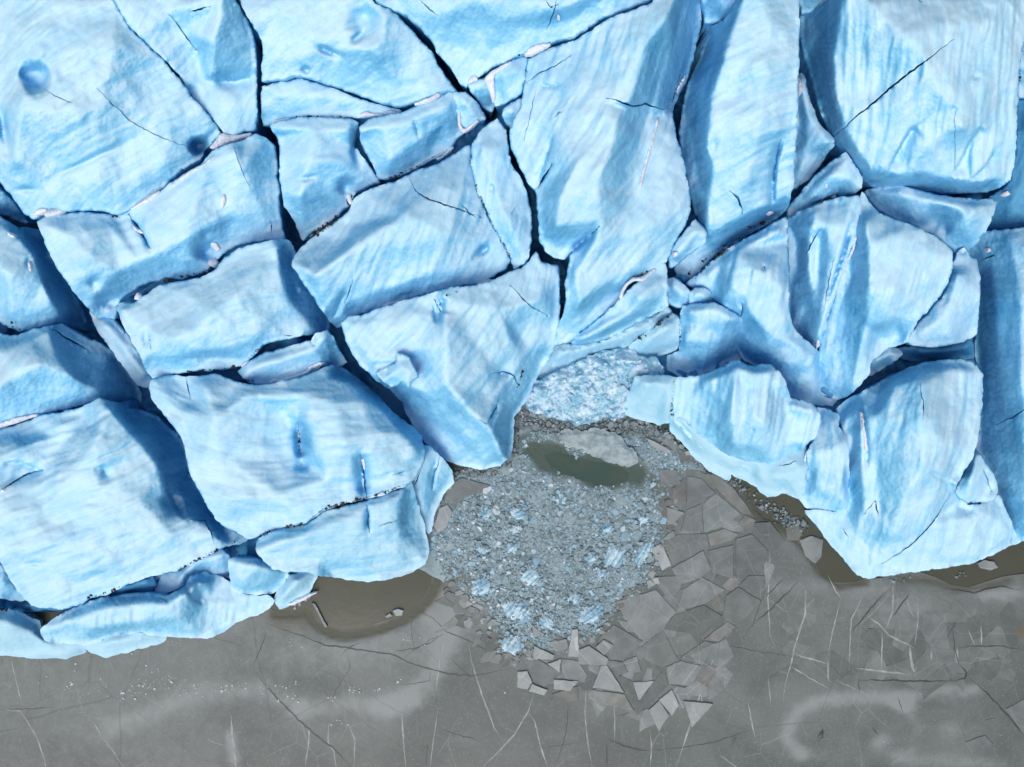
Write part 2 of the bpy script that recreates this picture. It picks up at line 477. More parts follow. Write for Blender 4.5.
def ice(label, outline, ridges=(), ang=30, curve=0.0, cracks=(), dents=(), creases=(), dirt=(), snow=(), grit=(),
        mat=None, cat='ice block', name='ice_block', group='jagged ice blocks of the glacier front', amp=1.0, edge=(1.7, .13), smooth=6, rim=True, relief=.55, grow=1.75, rubble=0.0,
        step=1.75, base=-0.6, jit=.9, flute=.6, inset=.10, crisp=0):
    sd = float(len(FIELDS)) * 3.7 + 1
    ctrl = P(outline); rid = [P(r) for r in ridges]
    tin = Tin(ctrl, rid)
    if rim:
        # faces turned away from the inlet break off sheer: their rims stay almost as high as the top behind them
        tg = np.roll(ctrl[:, :2], -1, 0) - np.roll(ctrl[:, :2], 1, 0); tg /= np.maximum(np.hypot(tg[:, 0], tg[:, 1])[:, None], 1e-6)
        sg = 1 if np.sum(ctrl[:, 0] * np.roll(ctrl[:, 1], -1) - ctrl[:, 1] * np.roll(ctrl[:, 0], -1)) > 0 else -1
        on = np.c_[tg[:, 1], -tg[:, 0]] * sg
        rad = ctrl[:, :2] - np.array([CX, CY]); rad /= np.maximum(np.hypot(rad[:, 0], rad[:, 1])[:, None], 1)
        kk = np.clip((on * rad).sum(1) * 1.7 - .15, 0, 1) * .85 * (ctrl[:, 2] > 2.6)
        zi = np.maximum(tin(ctrl[:, :2] - on * 7), tin(ctrl[:, :2] - on * 13)); okp = inside(ctrl[:, :2] - on * 9, ctrl[:, :2]); dz = zi - ctrl[:, 2]
        kk = np.maximum(kk, np.where((dz < 3.6) & (ctrl[:, 2] > 2.6), .45, 0))
        ctrl = ctrl.copy(); ctrl[:, 2] += np.where(okp, kk * np.maximum(zi - ctrl[:, 2], 0), 0)
        tin = Tin(ctrl, rid)
    ring = densify(ctrl[:, :2], 1.9, True, jit, sd)
    tg = np.roll(ring, -1, 0) - np.roll(ring, 1, 0)
    tg = (np.roll(tg, 1, 0) + tg * 2 + np.roll(tg, -1, 0)) / 4
    tg /= np.maximum(np.hypot(tg[:, 0], tg[:, 1])[:, None], 1e-6)
    sgn = 1 if np.sum(ring[:, 0] * np.roll(ring[:, 1], -1) - ring[:, 1] * np.roll(ring[:, 0], -1)) > 0 else -1
    ring = ring + np.c_[tg[:, 1], -tg[:, 0]] * sgn * (grow + .9 * fbm(ring[:, 0] * .035 + sd, ring[:, 1] * .035, 2))[:, None]
    if abs(np.sum(ring[:, 0] * np.roll(ring[:, 1], -1) - ring[:, 1] * np.roll(ring[:, 0], -1))) < 1: return None
    cl = [(densify(P(c[0]), 1.6, False, .8, sd), c[1], c[2]) for c in cracks]
    lines = []
    for L, w, d in cl:
        k = inside(L, ring) & (seg_dist(L, np.vstack([ring, ring[:1]])) > .7)
        # keep the longest run that lies inside
        run = []; best = []
        for i, ok in enumerate(k):
            if ok: run.append(L[i])
            else: run = []
            if len(run) > len(best): best = list(run)
        if len(best) < 3: continue
        best = np.array(best)
        tn = np.gradient(best, axis=0); tn /= np.maximum(np.hypot(tn[:, 0], tn[:, 1])[:, None], 1e-6)
        nr = np.c_[-tn[:, 1], tn[:, 0]]
        n = len(best); wv = w * np.clip(np.minimum(np.arange(n), np.arange(n)[::-1]) / max(3, n * .3), .25, 1)
        wv = wv * (1 + .45 * fbm(best[:, 0] * .3 + sd, best[:, 1] * .3, 2))
        lines.append((best, np.maximum(wv, .2), d, nr))
    extra = []
    for L, w, d, nr in lines: extra += [L + nr * w[:, None], L - nr * w[:, None]]
    pts = grid_points(ring, step, [(L, w.max() + .9) for L, w, d, nr in lines], 1.1, int(sd))
    if extra:
        ex = np.vstack(extra); ex = ex[inside(ex, ring)]; ex = ex[seg_dist(ex, np.vstack([ring, ring[:1]])) > .5]
        pts = np.vstack([pts, ex])
    V, F, border = cdt_fill(ring, pts, [L for L, *_ in lines])
    z = tin(V)
    # bring out the relief of the tops: steepen what departs a little from the block's mean slope
    A_ = np.c_[V, np.ones(len(V))]; w_ = (z > np.percentile(z, 35)).astype(float)
    pl = A_ @ np.linalg.lstsq(A_ * w_[:, None], z * w_, rcond=None)[0]; dv = z - pl
    z = np.maximum(pl + dv * (1 + relief * np.exp(-(dv / 2.2) ** 2)), np.minimum(z, .5))
    # soften the facets
    E = np.array([(f[i], f[(i + 1) % len(f)]) for f in F for i in range(len(f))])
    E = np.vstack([E, E[:, ::-1]]); deg = np.bincount(E[:, 0], minlength=len(V)).astype(float); deg[deg == 0] = 1
    for _ in range(smooth):
        z = .35 * z + .65 * np.bincount(E[:, 0], z[E[:, 1]], len(V)) / deg
    d = seg_dist(V, np.vstack([ring, ring[:1]]))
    for c in dents:
        cx, cy, rx, ry, a, dep = c; a = math.radians(a)
        u = (V[:, 0] - cx) * math.cos(a) - (V[:, 1] - cy) * math.sin(a); w = (V[:, 0] - cx) * math.sin(a) + (V[:, 1] - cy) * math.cos(a)
        u = u + rx * .16 * perlin(V[:, 0] * .07 + cx, V[:, 1] * .07); w = w + ry * .16 * perlin(V[:, 0] * .07, V[:, 1] * .07 - cy)
        q = (u / rx) ** 2 + (w / ry) ** 2
        z = z - dep * np.exp(-q ** (1.7 if dep > 2 else 1.15)) * .92
    for c in creases:
        L = P(c[0]); dep, wl, wr = c[1:4]
        best = np.full(len(V), 1e9); sg = np.zeros(len(V)); tt = np.zeros(len(V)); m = len(L) - 1
        for i, (a, b) in enumerate(zip(L[:-1], L[1:])):
            ab = b - a; t = np.clip(((V - a) @ ab) / (ab @ ab), 0, 1); dv = V - a - t[:, None] * ab; dd = np.hypot(dv[:, 0], dv[:, 1])
            k = dd < best; best[k] = dd[k]; sg[k] = np.sign(ab[0] * dv[:, 1] - ab[1] * dv[:, 0])[k]; tt[k] = ((i + t) / m)[k]
        wd = np.where(sg > 0, wr, wl)
        z = z - dep * np.exp(-(best / wd) ** 1.5) * np.clip(np.minimum(tt, 1 - tt) * 5, 0.25, 1)
    x, y = ground(V[:, 0], V[:, 1], z)
    a = math.radians(ang); s = x * math.cos(a) + y * math.sin(a); t = -x * math.sin(a) + y * math.cos(a)
    t = t + curve * (s - s.mean()) ** 2 + .8 * fbm(x * .06 + sd, y * .06, 2) + .12 * fbm(x * .4, y * .4 + sd, 2)
    # melt relief: swells, scallops, and flutes that follow the layers
    z = z - amp * .75 * np.abs(fbm(x * .085 + sd * 1.3, y * .085 - sd, 3, .45)) + amp * .22
    z = z + amp * (.30 * fbm(x * .14 + sd, y * .14 - sd, 3) + .10 * fbm(x * .62, y * .62 + sd, 2) + .03 * perlin(x * 1.9, y * 1.9))
    z = z + amp * flute * (.09 * fbm(s * .10 + sd, t * .75, 3) + .04 * fbm(s * .25, t * 2.3 + sd, 2))
    msk = np.clip(.35 + 1.1 * fbm(x * .12 - sd, y * .12, 2), 0, 1)
    for lam, am in ((1.9, .085), (.8, .05)):                            # broken edges of the ice layers
        ph = t / lam + .45 * fbm(s * .10 + sd, t * .2 + lam, 3); fr = ph - np.floor(ph)
        z = z + amp * min(flute, 1.3) * am * msk * np.where(fr < .82, fr / .82, (1 - fr) / .18)
    if rubble: z = z + rubble * (np.abs(fbm(x * .7 + sd, y * .7, 3)) + .6 * np.abs(fbm(x * 2.1, y * 2.1, 2)))
    wd, dp = edge
    e = np.clip(1 - d / wd, 0, 1); z = z - dp * (1 - np.sqrt(np.maximum(1 - e * e, 0))) * np.clip(z / 4, .15, 1)
    z = np.maximum(z, .12 + .1 * fbm(x * .8, y * .8, 2))
    dr = np.zeros(len(V))
    for L, w, dd, nr in lines:
        q = seg_dist(V, L); k = np.argmin([np.hypot(*(L - 0).T)]) if False else 0
        ds = np.hypot(V[:, 0][:, None] - L[None, :, 0], V[:, 1][:, None] - L[None, :, 1]) if len(V) * len(L) < 6e6 else None
        ww = w[np.argmin(ds, 1)] if ds is not None else np.full(len(V), w.mean())
        z = z - np.where(q < ww * .95, dd * (1 - q / (ww * .95)) * np.clip(ww / w.max(), .3, 1), 0)
    for c in dirt:
        q = seg_dist(V, P(c[0])); dr = np.maximum(dr, np.clip(1 - q / c[1], 0, 1) * c[2])
    x, y = ground(V[:, 0], V[:, 1], z)
    VV = np.c_[x, y, z]; UV = np.c_[s, t, z * .35]
    # ring of border edges -> walls that go down to the bed
    cnt = {}
    for f in F:
        for i in range(len(f)):
            a_, b_ = f[i], f[(i + 1) % len(f)]; cnt[(a_, b_)] = 1
    nxt = {a_: b_ for (a_, b_) in cnt if (b_, a_) not in cnt}
    if nxt:
        start = next(iter(nxt)); loop = [start]
        while nxt.get(loop[-1]) is not None and nxt[loop[-1]] != start and len(loop) <= len(nxt): loop.append(nxt[loop[-1]])
        loop = np.array(loop); top = VV[loop]; n = len(loop)
        tn = np.roll(top[:, :2], -1, 0) - np.roll(top[:, :2], 1, 0)
        for _ in range(6): tn = (np.roll(tn, 1, 0) + tn * 2 + np.roll(tn, -1, 0)) / 4
        tn /= np.maximum(np.hypot(tn[:, 0], tn[:, 1])[:, None], 1e-6)
        area = np.sum(top[:, 0] * np.roll(top[:, 1], -1) - top[:, 1] * np.roll(top[:, 0], -1))
        nr = np.c_[-tn[:, 1], tn[:, 0]] * (1 if area > 0 else -1)      # inward
        prev = loop; allV = [VV]; allU = [UV]; allD = [dr]; k = len(VV)
        for lv in (.06, .2, .4, .7, 1.0):
            zz = top[:, 2] + (base - top[:, 2]) * lv
            off = inset * (top[:, 2] - zz) + .22 * fbm(top[:, 0] * .5 + lv * 3, top[:, 1] * .5 + zz * .4, 3) * min(1, lv * 3) + .10 * min(1, lv * 8)
            off = np.clip(off, 0, 1.6)
            ringv = np.c_[top[:, 0] + nr[:, 0] * off, top[:, 1] + nr[:, 1] * off, zz]
            idx = np.arange(k, k + n); k += n
            for i in range(n):
                j = (i + 1) % n; F.append((prev[j], prev[i], idx[i], idx[j]))
            allV.append(ringv); u = UV[loop].copy(); u[:, 1] += top[:, 2] - zz; allU.append(u); allD.append(dr[loop] * .6); prev = idx
        VV = np.vstack(allV); UV = np.vstack(allU); dr = np.concatenate(allD)
    o = new_mesh(name, VV, F, mat or M_ICE, attrs={'dirt': dr}, uv=UV, sharp=62)
    # pixel rows grow downwards, so the fill is wound clockwise seen from above: turn every face over once
    if VV[F[0][1], 0] is not None:
        a_, b_, c_ = (VV[F[0][i]] for i in range(3))
        if np.cross(b_ - a_, c_ - a_)[2] < 0: o.data.flip_normals()
    tag(o, label, cat, group)
    FIELDS[o.name] = (V, z)
    for sp in snow: snow_patch(o, V, z, sp)
    for g in grit: debris_seam(o, V, z, g)
    return o


def near_z(V, z, q, k=4, hi=False):
    out = []
    for p in q:
        d = np.hypot(*(V - p).T); i = np.argsort(d)[:k]; out.append(z[i].max() if hi else z[i].mean())
    return np.array(out)


def snow_patch(parent, V, z, s):
    q = P(s)[:, :2]
    ring = densify(chaikin(q, True, 2), .9, True, .55, q[0, 0])
    pts = grid_points(ring, 1.1, (), .5, 5)
    v, F, b = cdt_fill(ring, pts)
    d = seg_dist(v, np.vstack([ring, ring[:1]]))
    zz = near_z(V, z, v, 5, True)
    for _ in range(3):
        zs = zz.copy()
        for f in F:
            m = zz[list(f)].mean()
            for i in f: zs[i] = zs[i] * .7 + m * .3
        zz = zs
    zz = zz + .08 + .22 * (1 - np.exp(-d / 1.2)) + .05 * fbm(v[:, 0] * .4, v[:, 1] * .4, 3)
    x, y = ground(v[:, 0], v[:, 1], zz)
    VV = np.c_[x, y, zz]; n = len(v); bi = np.where(b)[0]
    F = list(F)
    cnt = {(f[i], f[(i + 1) % len(f)]) for f in F for i in range(len(f))}
    low = VV.copy(); low[:, 2] -= .45
    rim = [(a, c) for a, c in cnt if (c, a) not in cnt]
    for a, c in rim: F.append((c, a, a + n, c + n))
    VV = np.vstack([VV, low])
    o = new_mesh('snow_patch', VV, F, M_SNOW, parent, sharp=70)
    if np.cross(VV[F[0][1]] - VV[F[0][0]], VV[F[0][2]] - VV[F[0][0]])[2] < 0: o.data.flip_normals()
    return o


def debris_seam(parent, V, z, s):
    parts = s.split('|'); L = P(parts[0])[:, :2]; wid = float(parts[1]) if len(parts) > 1 else 1.3; dens = float(parts[2]) if len(parts) > 2 else 2.2
    L = densify(L, 1.0, False, 1.0, L[0, 0]); rnd = np.random.default_rng(int(L[0, 0] * 7 + L[0, 1]))
    out = []
    for p in L:
        clump = .5 + .9 * float(fbm(np.array([p[0] * .11]), np.array([p[1] * .11]), 3)[0])
        for _ in range(rnd.poisson(max(0, dens * clump))):
            q = p + rnd.normal(0, wid * .55, 2); zz = float(near_z(V, z, [q], 4, False)[0])
            cx, cy = ground(q[0], q[1], zz); r = float(np.clip(rnd.lognormal(-2.55, .5), .03, .24))
            v, f = chips(rnd.integers(4, 7), cx, cy, r, r * .8, zz - .02, rnd)
            out.append((v, f, float(np.clip(rnd.choice([rnd.uniform(0, .5), rnd.uniform(.5, 1)], p=[.8, .2]), 0, 1))))
    if not out: return
    v, f, t = merge(out)
    o = new_mesh('debris_seam', v, f, M_GRIT, parent, smooth=False, attrs={'tint': t}); o['kind'] = 'stuff'; return o

# ------------------------------------------------------------------ the glacier front, block by block (px, py, height)
# --- rear left
ice('broad domed ice block with one round melt hole, top left corner of the glacier',
    '-45,-45,17 60,-45,18 110,-45,18.4 111,0,17.8 125,24,17.2 140,40,16.8 164,62,15.8 177,78,15 190,97,14.2 204,112,13.3 215,127,12 220,133,11.6 '
    '211,141,11 203,150,10.6 200,158,10.5 186,165,10.6 172,175,10.3 159,190,10.2 148,199,10 136,204,10 129,209,9.8 119,214,9.8 105,211,10 90,209,10.4 65,210,10.6 45,212,10.8 34,218,10.4 26,214,9.6 14,196,10.6 0,180,12 -20,160,13 -45,140,14',
    ['112,-20,18.4 113,50,17.9 101,108,16.4 95,138,15', '60,10,18.3 40,50,17.8 20,110,17 15,160,15', '140,110,15.2 170,120,14', '60,180,13.4 120,185,12.6 165,160,12.6', '2,100,15.6 6,130,15'],
    ang=33, curve=.006, cracks=[('45,90 60,98 72,103', .35, .4), ('97,88 130,121 150,132 170,141 190,147', .4, .6)],
    dents=[(36, 77, 12, 15, 15, 2.6), (199, 146, 8, 7, 30, 3.2), (3, 128, 4, 22, 10, 1.0), (28, 190, 9, 3, 0, .5), (90, 160, 34, 3.5, 25, .35)],
    dirt=[('200,158 172,175', 3, .35), ('30,214 60,211', 4, .5)], snow=['32,214 38,209 46,208 48,212 40,215 33,216'], flute=1.0)
ice('triangular ice slab with a bright white facet, right of the thin diagonal crack',
    '115,-45,18 115,0,17.6 128,23,17 143,38,16.6 167,60,15.6 181,76,14.8 194,95,14 208,111,12.9 219,126,11.8 225,132,11.3 232,134,11 245,131,11 255,129,11.2 256,108,12.8 255,85,13.6 255,60,14 254,40,14.5 247,24,15.4 239,10,16.3 232,-2,17 222,-45,17.5',
    ['222,-8,18.3 221,5,18 214,44,17.2 211,75,15.3', '197,55,14.9 203,78,14.1', '215,83,14.1 252,80,13.1', '238,104,13.6', '170,10,17 185,30,16', '240,40,15.9 245,65,15'],
    ang=50, cracks=[('170,16 180,28 190,42 196,51', .6, .8), ('190,12 208,7', .9, 1.2)], dents=[(192, 92, 6, 8, 40, .7)],
    creases=[('213,80 235,82 253,76', .5, 3, 6)], dirt=[('192,28 205,34', 4, .3)],
    snow=['221,132 230,135 244,134 251,132 251,136 240,139 228,143 216,149 209,148 214,142', '194,50 198,50 197,53'])
ice('pitted ice block with a spiral hollow, between two branching cracks at the top',
    '226,-45,17.2 236,-10,16.8 243,8,16.4 256,29,15.6 262,38,15 264,55,14.4 262,75,13.6 262,82,13.2 280,79,13.2 300,75,13.3 316,79,13.1 330,85,12.8 345,90,12.6 365,97,12.2 385,104,11.8 400,107,11.5 412,103,11.5 430,97,11.6 442,93,11.8 451,91,11.8 457,92,11.4 455,88,11.6 445,77,12.4 437,65,13.2 432,53,14 420,41,14.8 410,28,15.4 400,18,15.9 390,10,16.2 374,4,16.6 352,-45,17.4',
    ['320,40,15.6 350,50,15.4', '384,15,16.6 383,38,16 372,50,15.6', '280,10,16.4', '290,60,14.6 400,85,13.2', '430,70,13.3'],
    grow=.9, ang=25, curve=.01, dents=[(364, 20, 13, 17, 20, 1.5), (358, 37, 8, 4, 40, .8), (306, 70, 4, 3, 0, .7), (327, 51, 10, 3, -20, .6)],
    creases=[('318,45 330,52 343,56', .4, 2, 4)], dirt=[('452,90 430,97', 3, .4), ('368,18 372,24', 3, .5)],
    snow=['414,103 424,99 432,96 438,92 441,94 432,100 421,104 415,105'])
ice('large sloping ice block along the top edge, left of the tall bright ridge',
    '360,-45,17.6 376,-2,17 378,2,16.6 392,9,16.2 405,14,15.7 415,22,15.3 425,32,14.8 432,41,14.4 438,54,13.8 447,62,13.3 453,71,12.9 461,84,12.3 466,87,12 471,80,12 482,74,12.2 492,67,12.5 512,58,13 526,53,13.2 549,44,13.6 574,37,14 604,17,15.2 627,8,15.9 651,0,16.4 668,-45,18',
    ['440,15,16.6 480,0,17.4', '500,20,16.4 560,10,16.8 620,-15,17.4', '480,60,13.6 540,30,15 580,15,15.6'],
    grow=.9, ang=48, curve=-.006, cracks=[('557,0 553,14 547,30', .5, .7), ('545,0 551,7 556,5', .5, .6), ('420,0 430,10 438,15', .5, .6)],
    dirt=[('545,44 574,36 604,17 627,8 651,-4', 6, .62), ('497,0 497,12', 2, .5), ('552,0 558,16 561,22', 3, .4)],
    snow=['524,54 530,47 540,43 551,43 551,45 543,49 534,54 527,56', '558,14 560,16 560,19 557,17'], grit=['512,59 525,54|.8|1.2'])
ice('long low ice slab above a line of snow, below the pitted block',
    '263,87,12.8 284,83,12.7 301,80,12.8 316,84,12.6 330,89,12.3 350,97,12 370,104,11.6 390,109,11.2 401,111,11 395,113,10.7 375,116,10.6 350,118,10.6 330,117,10.7 312,116,10.8 298,117,10.7 285,119,10.6 272,124,10.4 264,125,10.6 263,105,11.8',
    ['280,95,12.6 320,95,12.4 360,106,11.6', '300,110,11.6 345,112,11.3'], ang=18,
    snow=['271,123 276,119 286,118 293,119 286,123 276,125', '359,114 366,111 373,113 383,113 383,117 372,116 361,117', '387,111 394,110 400,112 399,115 391,116 387,115'],
    grit=['296,117 330,116 352,118|.8|.7'], dirt=[('264,124 300,117 352,118', 3, .4)])
ice('square ice block with bright top edge and pointed lower corner at the crevasse',
    '272,126,11.2 283,122,11.2 298,120,11.4 316,119,11.4 334,120,11.3 350,121,11.2 357,123,11 355,135,10.6 353,146,10.4 359,156,9.8 368,166,9.4 375,176,8.9 379,182,8.5 368,185,8.3 355,191,7.9 346,206,7.2 338,214,6.6 322,225,6 309,232,5.4 303,239,4.8 299,229,6 293,214,7.6 286,206,8.4 283,192,9.2 281,175,10 281,150,10.5 279,137,10.8',
    ['279,129,12.2 315,129,12.2 348,130,11.8', '310,160,11.7 300,195,10.6', '345,165,10.6 330,195,9.2', '304,225,7.2'],
    ang=28, dents=[(346, 187, 7, 7, 0, 1.3), (308, 178, 8, 3, 10, .5), (356, 148, 4, 14, 8, .8)], creases=[('357,128 355,146', .8, 3, 3)],
    grit=['304,240 320,228 340,214|1.4|1.4'], snow=['373,162 375,161 376,167 374,168', '372,190 377,188 378,193 374,196'], dirt=[('303,240 345,210', 4, .6)])
ice('ice block with bright upper ledge and shaded lower face, right of the square block',
    '361,128,11.2 369,121,11.4 385,117,11.6 400,114,11.6 416,108,11.6 434,100,11.6 447,94,11.6 453,94,11.2 456,105,10.6 458,115,10 461,125,9.2 464,132,8.6 456,138,8.2 448,149,7.8 440,155,7.6 426,162,7.6 415,167,7.6 400,174,7.8 385,179,8.2 379,177,8.4 376,167,8.8 370,157,9.4 365,148,9.9 361,139,10.6',
    ['363,130,12 385,127,12.1 418,118,12 448,105,11.8', '390,160,10.6 425,140,10.4 445,120,10.8', '416,120,12 419,140,10.8', '432,148,8.8'],
    ang=30, creases=[('414,118 417,128 419,138', .4, 2, 2)], dirt=[('448,149 415,167 385,179', 3.5, .7)],
    grit=['378,183 400,175 425,163|1.1|1.0'], snow=['436,158 441,157 449,149 453,146 454,148 447,154 441,159 437,160'])
ice('small tilted ice lump beside a white snow line in the crack junction',
    '455,93,11.4 465,94,11.2 475,103,10.8 482,113,10.2 485,119,9.4 477,122,9.2 467,129,8.9 460,122,9.6 457,108,10.4', ['464,102,11.6 474,114,10.6'],
    ang=60, snow=['458,112 460,112 461,124 464,129 470,125 477,119 479,121 473,127 464,133 460,130 457,121'], dirt=[('477,122 467,129', 3, .5)])
ice('wedge of ice standing in the dark crevasse below the topmost snow strip',
    '469,86,11.8 478,81,12 487,79,11.6 492,90,11 493,101,9.4 491,111,8 485,106,8.6 478,98,9.8 472,92,11', ['482,85,12 487,98,10.6'], ang=70,
    snow=['468,80 472,75 477,74 478,80 472,82 468,84'])
ice('rounded ice block framed by a curved white snow strip, at the crack junction',
    '496,74,12 504,66,12.4 514,61,12.7 526,58,12.9 524,76,12.6 520,92,11.9 512,97,11.7 505,101,11.3 496,104,10.8 493,90,11.4', ['502,74,12.8 518,70,13', '508,90,12.2'], ang=50,
    snow=['484,79 488,73 497,68 507,62 512,60 511,63 502,69 495,74 494,82 496,93 495,102 492,101 489,90 486,82'], grit=['526,60 526,72|.7|.8'], dirt=[('512,60 526,56', 4, .5)])
ice('tiny ice lump in the crack, below the rounded block with the snow strip',
    '505,109,11 512,104,11.4 521,100,11.5 519,113,11 512,127,10 507,122,10.2 503,115,10.6', ['512,110,11.7'], ang=70, dirt=[('504,110 508,123', 2, .5)])
# --- centre
ice('great bright ridge of ice with a snow filled crack, top centre',
    '529,60,12.6 541,53,13.2 556,48,13.6 575,42,14.2 604,23,15.4 628,13,16.2 653,4,16.8 670,-45,18 700,-45,9 700,0,8 699,30,7.6 693,55,7 688,72,6.6 678,95,7 672,107,8 671,114,8.6 675,140,9 682,160,9.2 687,185,8.8 690,210,8.6 684,225,8.3 675,240,8 664,262,7.2 655,267,7.2 645,274,6.8 632,280,6.2 625,288,5.6 619,299,5 610,309,4.6 600,315,4.6 589,323,4.6 578,331,4.6 573,339,4.4 565,342,4.4 556,345,4.2 558,330,5.6 564,316,7 567,300,8 567,285,8.6 569,270,9 572,256,9.4 580,246,10.2 592,235,11.4 580,243,10 572,250,9.6 564,257,9.4 556,256,9.8 547,251,10 541,240,10.4 540,220,10.8 538,198,11 537,189,10.8 531,184,10.9 524,172,11 512,146,11.4 511,131,11.6 515,120,11.8 521,110,12 524,95,12.2 527,78,12.5',
    ['690,-30,16.8 668,15,17.6 646,44,17.4 635,85,16.6 617,120,16.1 609,150,15.3 598,185,14.7 600,220,13.6 594,245,12.6 574,276,11.2', '560,80,14.4 590,60,15.4', '540,120,13.3 570,110,14.8', '556,225,13.6 560,200,14.1 575,160,14.6', '676,40,14.6 664,75,13.6 658,108,12.6',
     '648,118,12.6 642,160,12 632,190,12 622,213,12.4', '663,150,11.8 672,180,11.4 664,210,11.4 652,225,11.4 636,250,10.6 610,270,10.2', '580,303,9.6 604,284,9.9 637,264,9.6', '575,318,7 600,303,6.6 618,291,6.4', '545,240,11 562,250,10.6', '620,240,12 600,265,11'],
    ang=63, curve=-.012, cracks=[('607,98 620,101 632,106 645,104 655,107 664,110', 1.1, 1.6), ('527,83 533,78 540,73 555,66 570,56', .5, .5), ('551,166 545,176 538,187', 1.3, 2.2), ('555,117 558,113 561,112', .6, .5), ('524,140 536,90', .3, .2)],
    creases=[('535,188 541,170 548,150 552,135', .35, 3, 3), ('572,250 582,241 594,232', 1.0, 2.5, 3), ('610,104 640,112', .5, 3, 7), ('540,85 552,87 562,83', .3, 2, 2)],
    dirt=[('556,120 549,150 545,170 538,184', 1.6, .7), ('592,234 600,226', 2.5, .9), ('672,102 680,75', 4, .7), ('575,317 600,303', 3, .55), ('549,44 575,40 600,22 630,10', 6, .5)],
    snow=['657,118 660,117 657,130 653,145 648,162 644,178 641,188 638,187 641,176 646,158 651,140 655,127', '676,90 681,82 685,75 686,78 682,86 678,93'],
    grit=['668,112 672,100 680,85|1.6|1.2'], flute=1.3)
ice('lower ledge of blue ice under the great bright ridge, with a pointed left end',
    '571,341,4.4 583,332,5 596,323,5.8 608,314,6.6 617,304,7.4 627,294,8 638,284,8.4 654,272,8.6 664,264,8.8 666,280,8 667,305,6.6 655,313,5.4 643,319,5 632,324,4.6 620,331,4 605,338,3.4 590,342,3 577,344,2.8',
    ['576,341,6 600,331,7 632,312,7.9 664,296,8', '640,300,8.9 658,283,9.1', '600,338,5 640,318,6.2'], ang=32,
    snow=['619,296 622,288 628,281 634,277 642,277 650,271 654,268 656,270 651,275 643,281 635,280 629,284 624,292 621,300'], grit=['633,279 655,268|.8|1.0'], dirt=[('620,331 665,306', 4, .6)])
ice('wide fluted ice block with a bright left corner, centre of the glacier front',
    '293,265,10.6 297,255,10.2 303,247,9.6 312,240,9 325,231,9 338,222,9.2 348,214,9.6 353,203,9.9 360,196,10 373,190,10 396,182,10.2 415,173,10.2 437,165,10.4 451,158,10.4 464,150,10.6 469,147,10.6 470,165,11 475,190,10.8 487,217,10 497,234,9.3 507,254,8.4 509,262,8 506,268,7.6 491,277,7.4 474,283,7.2 456,285,7.2 437,290,7 408,297,6.8 378,308,6.4 359,314,6.2 346,320,5.8 338,326,4.4 332,320,6.6 321,306,8.3 311,292,9.3 302,279,10',
    ['299,266,12 315,275,12.6 358,243,13.1 405,214,13 440,185,12.2', '316,277,12.5 323,304,10.6', '345,240,11.2 350,225,10.6', '400,245,12.4 450,235,12.3 485,240,10.6', '340,305,9.8 385,290,10.6 430,275,10.8 470,268,10', '347,285,11.4', '460,190,12', '350,310,8 400,292,8.8'],
    ang=62, curve=-.014, cracks=[('410,180 415,190 424,197 436,202 450,206 463,211 480,216', .7, 1.0), ('463,206 476,218', .5, .5), ('345,302 350,290 353,280', .6, .7)],
    dents=[(483, 250, 7, 3.5, 40, .7)], creases=[('333,319 341,303 347,290', .7, 4, 3), ('470,262 483,252 490,247', .4, 3, 3)],
    dirt=[('470,160 478,195 490,222 507,254', 1.8, .85), ('340,222 350,203', 5, .6), ('436,290 460,286', 3, .5), ('411,232 413,236', 2, .4)],
    snow=['377,311 384,304 393,301 404,300 409,302 398,304 386,309 380,313', '416,300 421,297 421,300 417,302', '424,299 429,295 435,295 436,297 428,301', '472,288 480,282 490,279 493,281 484,286 476,289', '495,281 503,275 512,272 512,275 505,280 498,284', '346,194 350,192 352,202 349,205 347,200'],
    grit=['304,240 325,229 347,210|1.6|1.3', '400,302 424,299|.8|.9', '348,206 354,195|1.8|1.4', '456,287 472,287|.8|.9'], flute=1.3)
ice('narrow leaning ice slab between a dotted dark crack and a blue crevasse, upper centre',
    '472,146,10.6 480,133,11 487,126,11.2 497,119,11.4 505,130,11.2 508,150,11 512,166,10.7 521,180,10.4 526,192,10 530,208,9.8 531,240,9 529,256,8.4 524,264,7.8 514,268,7.6 511,256,8.3 500,236,9.2 490,218,9.8 478,190,10.6 472,165,10.8',
    ['482,145,12 492,180,11.7 508,220,11 520,250,9.6', '500,150,11.8 518,200,10.8'], grow=1.1, ang=75, cracks=[('512,212 516,207', .4, .4)], dents=[(492, 188, 3, 4, 0, .4)],
    dirt=[('490,220 511,258', 2, .8)], grit=['474,180 489,218 510,255|.7|.9'], flute=1.2)
